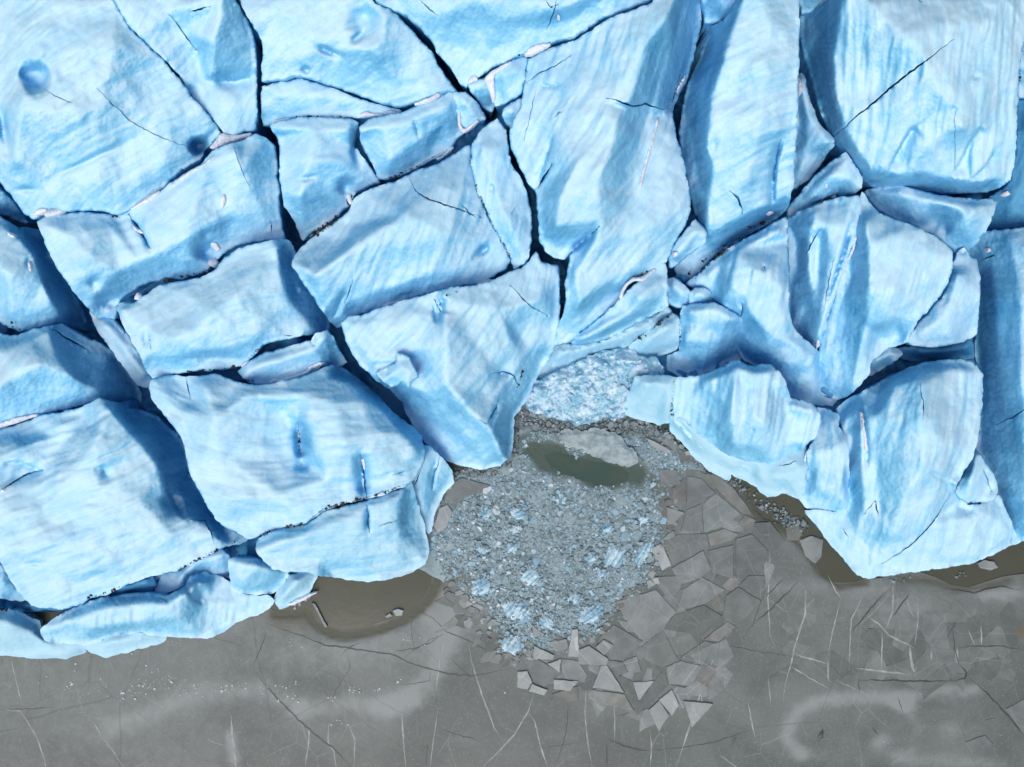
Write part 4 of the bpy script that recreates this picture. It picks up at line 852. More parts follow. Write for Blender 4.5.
ice('tall ribbed ice wall along the right edge',
    '966,248,3.8 974,240,4.8 985,233,6 996,231,7 1009,231,7.6 1024,229,8 1060,226,8.4 1062,535,3.4 1040,537,2.2 1024,540,1.2 1013,543,.8 1014,532,.8 1006,511,.9 998,492,1.1 990,474,1.2 982,458,1.2 978,448,1.2 980,432,1.4 982,388,1.6 980,370,1.6 977,355,1.8 977,335,2 979,300,2.4 978,275,2.6 974,258,3',
    ['980,244,6 990,265,7 996,300,7.6 998,350,7.4 1001,400,6.8 1006,450,5.6 1012,500,3.6', '1010,240,8.8 1020,300,9.6 1022,380,9.4 1024,450,8 1026,510,5', '1045,250,10.4 1045,450,8.6', '986,330,4.4 988,400,4 992,450,3'],
    ang=90, cracks=[('998,424 1008,419 1018,414 1030,406', .7, .8), ('986,258 992,256', 1.0, 1.2)], dirt=[('984,259 994,255', 2.5, .9), ('1000,422 1024,411', 1.5, .6)], snow=['986,248 990,247 992,251 988,253'], flute=.7)
# --- front right
ice('large pale ice block with a long thin crack near its toe, front right',
    '838,409,2.2 848,401,2.6 860,394,3 880,383,3.8 905,371,5 924,364,6 945,361,6.4 962,361,6.4 973,364,6.4 981,374,6.2 981,388,6.2 980,410,6.4 978,432,6.4 975,444,6.4 970,458,6.2 962,472,5.6 955,484,5.2 953,492,4.8 960,500,4 969,505,3.6 984,504,3.4 992,501,3 998,497,2.6 1003,507,2.2 1009,520,1.6 1013,531,1 1012,543,.6 1002,549,.5 985,556,.5 968,563,.5 940,567,.5 908,571,.5 885,574,.45 868,577,.4 858,574,.4 843,556,.4 833,545,.4 823,533,.4 812,519,.45 806,511,.6 818,512,.9 833,513,1.2 848,513,1.6 850,500,2 848,470,2.6 847,440,3 842,424,2.8',
    ['918,368,8.6 925,371,9.4 950,369,9.4 974,371,8.8', '980,385,8.5 978,425,8 970,455,7.2 956,478,6.4', '895,382,8.4 915,375,9.4', '923,385,10.2 924,430,9.8 923,464,8.9 905,500,6.8 893,535,4.4 880,560,1.6', '863,405,6.6 861,430,6.8 862,470,5.6 864,505,4.2', '852,430,4.6 853,480,3.8', '876,415,7.6 874,450,6.2 876,500,4.6', '950,440,8.6 940,480,7.4', '930,525,4.9 965,520,5 985,515,4.2', '940,552,2.6 985,540,2.2', '850,530,2 870,550,1.6', '830,525,1.1 860,565,.9', '1002,525,2.2'],
    ang=84, curve=.006, cracks=[('882,564 893,557 904,550 915,541 926,530 936,518 943,506 949,497', .7, 1.0), ('876,500 876,508 878,515', .8, .9), ('874,502 868,509 866,512', .5, .6), ('843,530 848,536', .6, .6), ('920,384 923,400 924,420', .5, .5)],
    creases=[('861,412 865,430 867,450 866,475', .7, 3, 5), ('926,470 945,480 955,490', .5, 4, 4), ('955,505 975,512', .3, 3, 5)], dents=[(985, 530, 9, 12, 20, .4)],
    dirt=[('862,470 868,490 876,508', 2.5, .6), ('953,492 960,501 985,503', 2, .6), ('840,528 850,540', 2.5, .5)], snow=['861,412 863,413 865,430 868,445 868,451 865,451 863,434'], flute=1.4)
ice('pointed ice shard leaning on the right flank of the large pale block', '975,449,5.4 980,456,5.4 987,467,5 994,480,4.4 997,492,3.8 991,499,3.6 981,501,3.8 969,502,4 960,498,4.4 955,492,4.8 962,480,5.2 970,465,5.4', ['975,453,6.2 972,475,6.2 968,492,5.4', '983,470,6 991,489,4.6'], ang=70, cat='ice shard', name='ice_shard', group=None, cracks=[('984,470 988,482 991,490', .4, .5)], grit=['968,503 982,503|.7|1.4'], smooth=4)
ice('rounded blue ice block between the fluted peak and the large pale block',
    '819,409,2.8 828,411,3 837,417,3.2 838,428,3.6 845,438,3.6 847,455,3.2 848,480,2.6 850,503,1.8 848,511,1.4 838,514,1 820,512,.9 806,506,1 801,500,1.4 805,480,2.4 806,455,3 814,442,3.2 820,428,3.2', ['824,414,3.8 834,424,4.6 840,445,5.2 843,475,4.6 843,500,3.2', '815,455,4.2 818,490,3.2'], ang=86, flute=1.3, cracks=[('806,450 807,470 806,478', .6, .8)])
ice('fluted ice peak with bright vertical ribs, front right of centre',
    '678,379,4.4 689,378,4.8 700,377,5 713,373,5.6 725,368,6.2 732,362,6.6 738,361,6.8 747,366,6.8 756,368,6.8 764,366,6.8 771,366,6.8 777,372,6.6 783,380,6.4 786,390,5.8 789,399,5.2 800,401,5 812,405,4.8 818,413,4.6 819,422,4.2 816,433,3.6 810,440,3.4 803,446,3 795,456,2.6 786,463,2.2 777,467,1.9 768,468,1.7 756,467,1.6 744,465,1.6 728,460,1.6 714,453,1.8 700,445,2 687,432,2.4 675,419,2.8 674,400,3.6',
    ['706,381,6.8 727,372,8.1 738,366,8.7 755,372,8.5 771,371,8.5 780,386,7.7', '735,385,8.6 732,420,7.2 735,445,5', '752,380,8.3 752,415,7.4 748,446,4.8', '744,385,7.7 742,420,6.6', '715,385,7 712,420,5.4 722,448,3.4', '770,385,8 766,425,6.8 764,452,4.4', '790,405,6.6 812,411,6 812,428,5', '786,415,5.4 780,440,4.4', '795,440,4.6 775,457,3.4', '690,400,5 690,425,3.6'],
    ang=88, flute=2.2, curve=0)
ice('pale ice foot running along the waterline below the fluted peak',
    '671,417,2.6 684,422,2.7 694,431,2.6 706,441,2.5 718,449,2.3 730,456,2.2 745,460,2.1 757,462,2.1 768,463,2.2 777,461,2.4 786,457,2.7 795,450,3 804,443,3.2 806,466,2.8 804,484,2.2 800,498,1.4 790,494,1 783,491,.7 775,495,.5 768,495,.4 757,487,.4 747,480,.4 737,475,.4 730,471,.5 728,479,.35 718,474,.35 710,470,.35 700,461,.35 691,452,.4 680,439,.5 671,429,.8',
    ['690,441,1.7 712,459,1.4 735,468,1.4', '760,478,1.8 785,478,2.4 800,470,3', '795,488,1.8'], ang=-40, mat=M_PALE, cat='ice shelf', name='waterline_shelf', group='pale ice shelves at the waterline', cracks=[('779,466 789,464 796,461', .5, .5)], dirt=[('776,465 797,461', 1.8, .7), ('742,470 744,473', 2, .7)])
ice('pale ice block split from the fluted peak by a dark vertical crack', '637,378,3.4 650,377,3.6 664,377,3.8 676,379,4 674,395,3.4 672,410,2.6 669,421,1.8 660,423,1.2 650,421,.9 636,417,.8 625,414,.9 626,404,1.6 630,393,2.4', ['645,383,4.4 668,384,4.6 666,410,3', '640,400,2.6 655,412,1.8'], ang=75, mat=M_PALE, dirt=[('674,380 670,418', 1.6, .9)], grit=['675,384 671,416|.6|1.0'])
ice('sloping ice block with a pale lower tip, left of the fluted fin',
    '688,284,4.8 700,274,5.4 719,257,5.8 737,245,6.4 750,238,6.8 762,231,7.2 774,224,7.2 785,220,7 787,240,6.6 788,290,5.6 789,314,5 792,329,4.4 800,337,3.8 810,346,3.2 818,353,2.8 822,362,2.4 828,378,1.4 836,398,.7 832,405,.6 815,403,.6 792,396,.6 779,381,.6 762,369,.6 745,359,.8 738,347,1.6 741,331,3 740,322,4.2 732,311,5.2 722,304,5.4 712,295,5',
    ['694,284,6 720,264,7.2 738,250,8.2 780,230,8.7', '735,285,8.4 762,275,9 781,285,8.6', '745,306,7.8 766,332,7.2 792,342,6.6 814,360,4.8', '790,338,6.4 800,358,5.2 813,368,4', '752,345,4.8 768,355,5 785,364,4.6', '725,295,7.2', '784,320,7.6'],
    ang=72, flute=1.2, cracks=[('742,303 742,312 740,318', .7, .7)], dents=[(764, 268, 1.8, 3, 0, .5), (742, 303, 4, 6, 0, .5)], dirt=[('764,266 765,271', 1.5, .9), ('690,281 730,250', 3, .6)], grit=['690,281 715,258 735,244|1.6|1.3'])
ice('small fluted ice block with vertical ribs, in the hollow below the tall slab', '683,307,4.8 693,305,5.2 704,304,5.6 714,304,5.6 724,309,5.4 735,315,5.2 741,321,4.8 741,331,3.6 749,343,1.6 743,356,.7 722,365,.5 700,374,.5 680,375,.5 668,369,.6 669,357,1.4 681,352,2.4 681,340,2.8 681,320,4', ['690,311,6.2 712,308,6.8 736,319,6.2', '686,340,4.4 706,345,4.2 722,337,4.4 738,331,4.2', '700,325,5.6 722,325,5.6'], ang=88, flute=2, grit=['682,310 681,343|.7|1.0'])
ice('ice cube shaped lump at the crack corner under the ledge', '668,281,5 673,279,5.2 680,283,5.4 688,291,5.2 688,299,4.8 685,306,4.2 676,306,4 669,303,4', ['672,285,6 683,294,5.9'], ang=50, step=1.6, name='ice_boulder', cat='ice boulder', group='small ice boulders in the hollow', amp=.6)
ice('rounded ice boulder beside the small fluted block', '690,294,5 696,289,5.2 703,288,5.2 710,293,5 714,299,4.6 713,303,4.2 702,304,4.2 691,304,4.2', ['697,294,6 707,297,5.7'], ang=20, step=1.6, name='ice_boulder', cat='ice boulder', group='small ice boulders in the hollow', amp=.6)
ice('shaded ice boulder behind the two lumps in the hollow', '675,277,3.2 681,276,3.4 687,279,3.4 688,286,3 684,287,2.8 679,282,2.8', ['682,280,3.8'], ang=20, step=1.5, name='ice_boulder', cat='ice boulder', group='small ice boulders in the hollow', amp=.5, mat=M_SHADED)
ice('sloping ice face above the deep blue hollow, centre right', '630,347,2.8 640,340,3.2 650,332,3.8 662,323,4.2 672,315,4.2 678,317,4.2 681,328,3.6 680,341,2.8 676,348,2 662,354,1.6 648,357,1.6 637,357,1.8', ['645,342,4 665,327,5.1 677,325,4.7', '660,346,3'], ang=20, mat=M_PALE, rubble=.15, dirt=[('632,345 672,315', 3, .5), ('679,320 680,342', 2, .8)], grit=['632,344 650,330 672,314|1.3|1.6'])
ice('blue crumbling base of the great ridge, above the snowy apron', '556,347,2.6 567,345,3 578,346,3 592,344,3.2 606,341,3.4 620,334,3.8 632,327,4.2 645,321,4.4 656,316,4.4 667,309,4.4 671,313,4 660,321,3.4 648,330,3 637,339,2.6 627,345,2.4 612,348,2 598,350,1.8 585,357,1.7 572,364,1.7 560,369,1.6 548,374,1.5 538,377,1.4 540,368,1.7 548,357,2.2', ['560,354,3.4 590,349,3.6 625,338,4 655,321,4.8', '550,368,2 575,357,2.2'], ang=28, amp=1.2, mat=M_PALE, rubble=.3, dirt=[('540,374 585,357 630,343', 3.5, .6)])

# ------------------------------------------------------------------ bed of the glacier, lagoon water
def sheet(name, ring, step, zf, mat, margin=1.5, lines=(), **kw):
    r = densify(ring, step, True, kw.get('jit', 0), 3.0)
    pts = grid_points(r, step, (), margin, 3)
    if kw.get('more') is not None:
        m = kw['more']; pts = np.vstack([pts, m[inside(m, r)]])
    V, F, b = cdt_fill(r, pts)
    z = zf(V); x, y = ground(V[:, 0], V[:, 1], z)
    VV = np.c_[x, y, z]
    at = {k: f(V) for k, f in kw.get('attrs', {}).items()}
    o = new_mesh(name, VV, F, mat, attrs=at, uv=np.c_[x, y, z] if kw.get('uv') else None)
    if np.cross(VV[F[0][1]] - VV[F[0][0]], VV[F[0][2]] - VV[F[0][0]])[2] < 0: o.data.flip_normals()
    return o


def blob(V, cx, cy, rx, ry, ang=0, p=1.0):
    a = math.radians(ang); u = (V[:, 0] - cx) * math.cos(a) - (V[:, 1] - cy) * math.sin(a); w = (V[:, 0] - cx) * math.sin(a) + (V[:, 1] - cy) * math.cos(a)
    return np.exp(-((u / rx) ** 2 + (w / ry) ** 2) ** p)


bed = P('-500,-420 1520,-420 1520,500 1060,515 1012,505 985,470 960,505 900,515 870,500 845,440 815,440 800,470 760,450 720,440 690,400 640,365 560,360 520,380 500,420 470,440 430,440 405,480 400,540 330,550 290,550 235,575 150,585 60,612 -60,610 -500,620')


# the bed follows the blocks a little below their rims, and drops away under the wide crevasses
_g = np.full((215, 290), np.nan); _ox, _oy, _st = -60, -60, 4.0
for _V, _z in FIELDS.values():
    _i = ((_V[:, 1] - _oy) / _st).astype(int); _j = ((_V[:, 0] - _ox) / _st).astype(int)
    _k = (_i >= 0) & (_i < 215) & (_j >= 0) & (_j < 290)
    _t = np.full(_g.shape, np.inf); np.minimum.at(_t, (_i[_k], _j[_k]), _z[_k]); _t[np.isinf(_t)] = np.nan
    _g = np.fmin(_g, _t)
_f = np.where(np.isnan(_g), 1e3, _g); _has = ~np.isnan(_g)
_m = _f.copy()
for _ in range(2):
    _q = _m.copy()
    for dy, dx in ((0, 1), (1, 0), (0, -1), (-1, 0), (1, 1), (-1, -1), (1, -1), (-1, 1)): _q = np.minimum(_q, np.roll(np.roll(_m, dy, 0), dx, 1))
    _m = _q
_m[_m > 500] = 0
for _ in range(3): _m = (_m * 2 + np.roll(_m, 1, 0) + np.roll(_m, -1, 0) + np.roll(_m, 1, 1) + np.roll(_m, -1, 1)) / 6
DEEP_LINES = (('-10,205 30,220 62,275 92,325 130,375 165,418 195,465 225,520', 16, 9), ('262,60 265,110 282,170 292,240 310,285 335,330 375,385 415,430', 9, 9), ('392,15 430,55 465,105 487,112', 6, 7),
              ('515,140 535,200 538,250 562,270 562,330', 6, 7), ('700,0 690,80 678,130 690,200', 7, 9), ('690,280 740,245 790,212', 6, 6), ('690,365 745,348 790,380 835,405', 10, 9), ('800,40 812,90 830,140 800,190', 5, 5), ('840,405 880,380 970,350', 7, 8), ('865,190 1010,188', 4, 4), ('975,240 978,450', 5, 5), ('220,140 262,132', 3, 3), ('985,250 1000,200', 4, 4))


def bed_z(V):
    d = np.maximum(np.maximum(-45 - V[:, 0], V[:, 0] - 1062), np.maximum(-45 - V[:, 1], 0))
    i = np.clip((V[:, 1] - _oy) / _st, 0, 213.9); j = np.clip((V[:, 0] - _ox) / _st, 0, 288.9); a = i.astype(int); b = j.astype(int); u = i - a; w = j - b
    h = (_m[a, b] * (1 - u) * (1 - w) + _m[a + 1, b] * u * (1 - w) + _m[a, b + 1] * (1 - u) * w + _m[a + 1, b + 1] * u * w)
    h = h - 1.3 - 1.6 * np.clip(.4 + 1.2 * fbm(V[:, 0] * .03, V[:, 1] * .03, 3), 0, 1.6)
    for s, wd_, dep in DEEP_LINES: h = h - dep * np.exp(-(seg_dist(V, P(s)) / (wd_ * 1.4)) ** 4)
    h = np.maximum(h, .25 + 2.2 * np.abs(fbm(V[:, 0] * .045, V[:, 1] * .045, 4)) * np.clip(1 - blob(V, 600, 430, 260, 70), .15, 1))
    return np.maximum(.15, h * np.clip(1 - d / 20, 0, 1) + np.clip(d / 25, 0, 1) * (9 + 3 * fbm(V[:, 0] * .012, V[:, 1] * .012, 4)))


gx, gy = np.meshgrid(np.arange(-50, 1070, 3.6), np.arange(-50, 620, 3.6)); bed_dense = np.c_[gx.ravel(), gy.ravel()] + RNG.uniform(-.7, .7, (gx.size, 2))
o = sheet('glacier_bed', bed, 22, bed_z, M_BED, more=bed_dense, uv=True, attrs={'dirt': lambda V: np.zeros(len(V))}); tag(o, kind='structure')
o = new_mesh('lagoon_water', [(-2500, -2500, 0), (2500, -2500, 0), (2500, 2500, 0), (-2500, 2500, 0)], [(0, 1, 2, 3)], M_WATER, smooth=False)
tag(o, kind='structure')


# ------------------------------------------------------------------ lake ice: one grey sheet with open pools at the ice front
def line_glow(V, s, w): return np.exp(-(seg_dist(V, P(s)) / w) ** 2)


# water's edge of the sheet, from left to right: under the blocks, round each open pool, under the brash
lake = P('-700,1500 -700,560 -60,600 40,625 110,625 200,612 245,605 262,607 276,611 292,611 306,608 311,612 318,621 329,628 343,631 360,628 380,623 400,616 416,606 424,596 429,586 432,576 436,570 452,565 470,575 482,600 498,622 515,640 540,648 572,646 598,628 622,606 645,582 656,555 664,520 650,495 646,478 656,470 675,468 700,471 720,475 730,482 744,494 753,508 760,520 772,524 786,531 800,535 806,548 815,562 822,575 830,582 842,584 856,582 866,579 880,578 898,574 920,572 935,577 950,585 968,588 985,582 1003,576 1022,574 1062,566 1700,540 1700,1500')


def frost(V):
    f = line_glow(V, '385,706 400,700 425,685 440,660 445,640 449,620 440,605', 14) * .6 + line_glow(V, '110,728 145,716 170,704 200,694 255,690 300,705', 11) * .45
    f += line_glow(V, '300,712 345,703 390,708 412,700', 10) * .5 + blob(V, 395, 640, 70, 26, 0) * .5 + blob(V, 305, 655, 50, 20, 0) * .3
    f += line_glow(V, '800,755 790,743 787,735 790,722 800,710 820,701 850,697 885,697 905,705', 9) * .75
    f += line_glow(V, '905,697 930,690 960,690 975,690', 9) * .7 + blob(V, 880, 741, 14, 9, 20) * .8 + blob(V, 850, 740, 10, 10, 0) * .3 + line_glow(V, '900,760 960,762 1000,765', 9) * .5
    f += line_glow(V, '895,699 912,715 920,735 905,752 870,760 835,758 805,752', 9) * .3 + blob(V, 990, 660, 25, 10, -15) * .5 + blob(V, 1000, 594, 35, 9, 0) * .8 + blob(V, 905, 606, 40, 14, 0) * .4 + blob(V, 850, 620, 80, 30, 0) * .25
    f += line_glow(V, '770,586 830,585 880,588', 10) * .4 + blob(V, 470, 605, 30, 25, 0) * .6 + blob(V, 950, 730, 12, 16, 0) * .5 + blob(V, 560, 735, 30, 14, 0) * .2
    f += blob(V, 230, 625, 40, 14) * .3 + blob(V, 440, 612, 24, 14) * .7 + blob(V, 60, 640, 40, 8) * .25 + line_glow(V, '230,735 234,760', 5) * .7
    return np.clip(f + .28 * np.clip((560 - V[:, 0]) / 500, 0, 1), 0, 1)


def wet(V):
    f = line_glow(V, '276,613 292,613 306,610 312,617 320,626 334,634 346,636 362,633 383,628 404,619 420,608 430,597 436,584 440,574', 6.5) * 1.15
    f += line_glow(V, '730,480 748,500 760,520 786,531 806,550 820,572 840,586 866,582', 5) * .9 + line_glow(V, '900,578 935,581 955,589 985,586 1010,580', 6) * .7
    f += blob(V, 835, 670, 90, 9, 6) * .4 + blob(V, 790, 740, 30, 60, 0) * .12 + blob(V, 940, 678, 60, 10, 12) * .45 + blob(V, 860, 735, 60, 24, 0) * .25
    return np.clip(f, 0, 1)


def silt(V):
    return np.clip(blob(V, 1016, 628, 40, 14, 0) * 1.0 + blob(V, 300, 617, 24, 7, 0) * .8 + blob(V, 432, 590, 14, 20, 0) * .7 + blob(V, 285, 624, 20, 8, 0) * .3, 0, 1)


gx, gy = np.meshgrid(np.arange(-40, 1070, 4.0), np.arange(560, 800, 4.0)); dense = np.c_[gx.ravel(), gy.ravel()] + RNG.uniform(-.8, .8, (gx.size, 2))
gx, gy = np.meshgrid(np.arange(430, 830, 4.0), np.arange(460, 560, 4.0)); dense = np.vstack([dense, np.c_[gx.ravel(), gy.ravel()] + RNG.uniform(-.8, .8, (gx.size, 2))])
ICE_Z = .10


def lake_z(V): return np.full(len(V), ICE_Z) + .012 * fbm(V[:, 0] * .04, V[:, 1] * .04, 3)


def build_lake():
    o = sheet('lake_ice', lake, 26, lambda V: .008 + (ICE_Z - .008) * np.clip(1 - wet(V) * 1.2, 0, 1), M_LAKE, more=dense, attrs={'frost': frost, 'wet': wet, 'silt': silt}, jit=1.5)
    me = o.data; V = [tuple(v.co) for v in me.vertices]; F = [tuple(p.vertices) for p in me.polygons]; at = {k: [d.value for d in me.attributes[k].data] for k in ('frost', 'wet', 'silt')}
    fm = [0] * len(F)

    def ribbon(s, w0, mi, zo, jit=1.0, taper=True):
        w0 *= .8 if mi == 2 else 1.0
        L = densify(P(s), 2.0, False, jit * (.4 if mi == 1 else .8), w0 * 13 + P(s)[0, 0]); n = len(L)
        tn = np.gradient(L, axis=0); tn /= np.maximum(np.hypot(tn[:, 0], tn[:, 1])[:, None], 1e-6); nr = np.c_[-tn[:, 1], tn[:, 0]]
        w = w0 * (1 + .4 * fbm(L[:, 0] * .12, L[:, 1] * .12, 3))
        if taper: w = w * np.clip(np.minimum(np.arange(n), np.arange(n)[::-1]) / max(2, n * .25), .2, 1)
        k = len(V)
        for p, q, ww in zip(L, nr, np.maximum(w, .12)):
            for sg in (1, -1):
                a = p + q * ww * sg; x, y = ground(a[0], a[1], ICE_Z + zo); V.append((x, y, ICE_Z + zo))
                for kk in at: at[kk].append(0)
        for i in range(n - 1): F.append((k + 2 * i + 1, k + 2 * i, k + 2 * i + 2, k + 2 * i + 3)); fm.append(mi)
    for s, w in VEINS: ribbon(s, w, 1, .004 + RNG.random() * .003)
    for s, w in CRACKS: ribbon(s, w, 2, .009 + RNG.random() * .004)
    bpy.data.objects.remove(o)
    o = new_mesh('lake_ice', V, F, None, attrs=at, mats=[M_LAKE, M_VEIN, M_CRACK], fmat=fm, smooth=False); tag(o, kind='structure')


VEINS = [('10,655 16,680 22,705', .5), ('0,707 10,711 20,711 30,726 38,740 46,767', .6), ('37,740 44,757 47,775', .5), ('84,713 93,722 103,738 114,752 124,768', .55), ('76,712 84,713', .4),
         ('231,715 232,735 234,752 237,775', 1.1), ('204,737 215,743 230,747', .4), ('309,720 309,740 305,767', .7), ('329,722 328,742 334,752 337,775', .6), ('348,722 355,740 354,767', .6), ('402,705 403,735 406,768', .7), ('438,710 434,735 430,768', .5), ('468,644 474,670 482,695 494,727 505,745', .7), ('445,640 440,660 436,690', .5),
         ('534,694 528,712 514,735 500,750 482,768', .7), ('528,712 535,722 540,745 548,768', .7), ('586,686 585,715 588,745 592,768', .6), ('613,690 615,720 614,745', .45), ('718,643 713,660 700,695 690,725 676,768', .75), ('645,640 653,665', .4), ('733,575 733,600 732,622', .5), ('650,730 652,750 650,767', .6),
         ('770,550 768,600 770,635 776,650', .55), ('798,580 806,592 805,615 795,645 792,660 785,685 783,702', .7), ('840,602 833,630 828,655', .6), ('828,660 828,675 829,682', 1.0), ('864,588 859,605 851,620 849,670', .5), ('893,584 893,610 885,632', .8), ('866,615 880,625 888,635 905,643 914,648', .8), ('917,597 918,620 915,645', .6), ('910,645 911,660 914,672 917,667', 1.3), ('882,632 882,655 881,670', .6), ('853,668 880,671 905,674 912,675', .8),
         ('932,648 931,660', .8), ('957,648 957,663', 1.6), ('768,676 771,705', .55), ('794,654 815,660 828,664', .7), ('792,667 810,678 828,688', .8), ('828,575 835,590 842,600', .6), ('907,598 910,610 914,617', .5), ('968,630 975,645', .6), ('981,625 982,645', .7), ('700,690 705,715', .4), ('748,700 752,725 756,740', .5), ('720,755 740,770', .6), ('835,680 880,700', .3), ('500,640 560,668', .3)]
CRACKS = [('256,672 266,686 277,698 291,712 302,723 316,735 332,747 352,768', 1.0), ('266,632 260,650 254,666', .5), ('263,622 285,630 310,639 325,645 350,648 376,652 395,655 412,664 430,669 450,674 472,676 495,672 515,667', .85), ('392,653 395,651 412,649 430,643 443,634', .5), ('422,612 435,620 447,632 470,641 490,652 512,656', .6), ('443,634 430,640 405,656', .35), ('340,655 352,646 360,643', .4), ('430,670 430,680 413,684 400,685', .4),
          ('450,657 460,667 470,676 460,685', .4), ('450,578 455,592 460,608', .35), ('420,752 428,745 425,768', .6), ('440,729 460,735 480,741', .6), ('348,655 350,668 342,680 336,690 330,708', .4), ('411,620 412,640 415,650', .3), ('0,709 30,709 55,707', .4), ('155,622 240,645', .25),
          ('563,700 568,706 568,718 563,745 555,767', .45), ('607,741 607,768', .9), ('608,740 625,746 640,750 650,751', 1.1), ('650,750 680,748 715,742 735,735 752,730', .5), ('540,748 580,743', .35), ('637,714 648,707', .8), ('616,717 632,711', .5), ('730,742 737,736 730,748', .4), ('667,684 680,686 693,688', .9), ('689,653 705,666', .6), ('664,640 678,661', .5), ('636,715 660,690', .4),
          ('752,625 775,605 800,580', .7), ('762,600 785,578', .5), ('851,632 866,615 885,592', .7), ('893,617 910,592', .8), ('958,620 945,640', .4), ('953,630 955,650 960,668', .5), ('858,680 875,680 900,681 940,681 955,681', .9), ('954,681 965,678 967,674 960,665', 1.0), ('970,678 990,696 1005,712 1023,733 1040,750', .9), ('958,647 985,646 1000,646 1024,650', .6), ('859,681 859,692', .5), ('984,720 995,718', .4), ('980,735 975,750', .4), ('817,740 822,730 823,737 818,742', .9), ('872,727 878,735', .5), ('898,697 903,712', .4),
          ('752,509 765,520 780,525 790,530', .6), ('950,589 975,593 1000,586 1020,590', .6), ('600,600 640,585 660,578', .4), ('772,575 752,625 742,640', .35), ('700,640 740,648 800,658', .3)]
build_lake()


# ------------------------------------------------------------------ slush sheet and brash ice in the inlet
def in_water_pool(V):
    V = V + np.c_[perlin(V[:, 0] * .06, V[:, 1] * .06), perlin(V[:, 0] * .06 + 9, V[:, 1] * .06)] * 5
    return np.clip(1.25 * blob(V, 562, 462, 32, 15, -8, 1.4) + 1.3 * blob(V, 605, 474, 36, 16, -8, 1.5) + .8 * blob(V, 537, 448, 18, 10, 0, 1.2) + .6 * blob(V, 640, 468, 12, 14, 0, 1.2), 0, 1.6)


slush = P('405,560 420,535 436,505 448,484 462,470 485,472 502,466 512,450 514,425 522,400 540,385 600,380 640,395 650,425 670,438 700,462 706,472 690,480 668,500 672,530 662,560 655,585 632,612 600,640 570,655 535,660 505,650 480,625 462,600 440,580 425,572')
gx, gy = np.meshgrid(np.arange(400, 715, 3.0), np.arange(380, 665, 3.0))
pool_hole = P('544,455 556,452 572,455 588,460 604,463 622,467 630,474 626,481 612,485 596,485 582,480 566,475 550,466')
o = sheet('slush', slush, 12, lambda V: .05 - .035 * np.clip(in_water_pool(V), 0, 1) + .0 * V[:, 0], M_SLUSH, more=np.c_[gx.ravel(), gy.ravel()],
          attrs={'wet': lambda V: np.clip(in_water_pool(V) + .5 * blob(V, 480, 512, 14, 8, 30) + .55 * line_glow(V, '440,500 450,470 475,472 505,462 516,440 540,428 590,425 640,432 680,452 700,465', 5), 0, 1)})
bpy.data.objects.remove(o)


def slush_mesh():
    r = densify(slush, 6, True, 1.5, 2.0); h = densify(pool_hole, 3, True, .8, 1.0)
    q = np.c_[gx.ravel(), gy.ravel()] + RNG.uniform(-.6, .6, (gx.size, 2))
    q = q[inside(q, r)]; q = q[seg_dist(q, np.vstack([r, r[:1]])) > 1.5]
    V, F, b = cdt_fill(r, q, [np.vstack([h, h[:1]])])
    cen = np.array([V[list(f)].mean(0) for f in F]); keep = ~inside(cen, h); F = [f for f, k in zip(F, keep) if k]
    w = np.clip(in_water_pool(V) + .5 * blob(V, 480, 512, 14, 8, 30) + .6 * line_glow(V, '440,500 450,470 475,472 505,462 516,440 540,428 590,425 640,432 680,452 700,465', 4.5), 0, 1)
    z = .055 - .04 * np.clip(w, 0, 1) + .012 * fbm(V[:, 0] * .2, V[:, 1] * .2, 3) * (1 - w)
    z = np.maximum(z, .006); x, y = ground(V[:, 0], V[:, 1], z); VV = np.c_[x, y, z]
    o = new_mesh('slush', VV, F, M_SLUSH, attrs={'wet': w})
    if np.cross(VV[F[0][1]] - VV[F[0][0]], VV[F[0][2]] - VV[F[0][0]])[2] < 0: o.data.flip_normals()
    tag(o, 'grey blue freezing slush between the brash ice chips', 'slush', kind='stuff')


slush_mesh()


def scatter(n, region, size, tint, keep=None, h=.5, lift=0.0, seed=1, zf=None, sides=(4, 7), stretch=None):
    r = np.random.default_rng(seed); lo, hi = region.min(0), region.max(0); out = []
    while len(out) < n:
        p = lo + r.random(2) * (hi - lo)
        if not inside(p[None], region)[0]: continue
        if keep is not None and r.random() > keep(p): continue
        s = size(r, p); z = (zf(p, r) if zf else .06) + lift
        cx, cy = ground(p[0], p[1], z)
        v, f = chips(int(r.integers(*sides)), cx, cy, s, s * h * r.uniform(.5, 1.2), z, r, .5, stretch)
        out.append((v, f, float(np.clip(tint(r, p, s), 0, 1))))
    return out


def brash_keep(p):
    q = p[None]; w = in_water_pool(q)[0]
    edge = seg_dist(q, np.vstack([slush, slush[:1]]))[0]
    n = .5 + .6 * float(fbm(q[:, 0] * .03, q[:, 1] * .03, 3)[0])
    return max(0.0, 1 - 1.15 * w) * np.clip(edge / 14, .15, 1) * np.clip(n + .35, .25, 1)


core = P('440,575 428,545 440,505 452,482 480,474 505,470 518,452 530,432 600,430 650,440 690,462 668,495 672,530 662,560 652,588 630,610 600,636 570,652 535,656 508,646 484,622 466,600')
big = scatter(520, core, lambda r, p: float(np.clip(r.lognormal(-1.35, .4), .12, .6)), lambda r, p, s: r.beta(2.2, 2.0), brash_keep, .22, seed=5)
small = scatter(9000, core, lambda r, p: float(np.clip(r.lognormal(-2.0, .42), .05, .32)), lambda r, p, s: r.beta(1.7, 1.9), brash_keep, .4, seed=6)
v, f, t = merge(big + small); o = new_mesh('brash_ice', v, f, M_BRASH, smooth=False, attrs={'tint': t}); tag(o, 'countless small grey and white brash ice chips floating in the inlet', 'brash ice', kind='stuff')

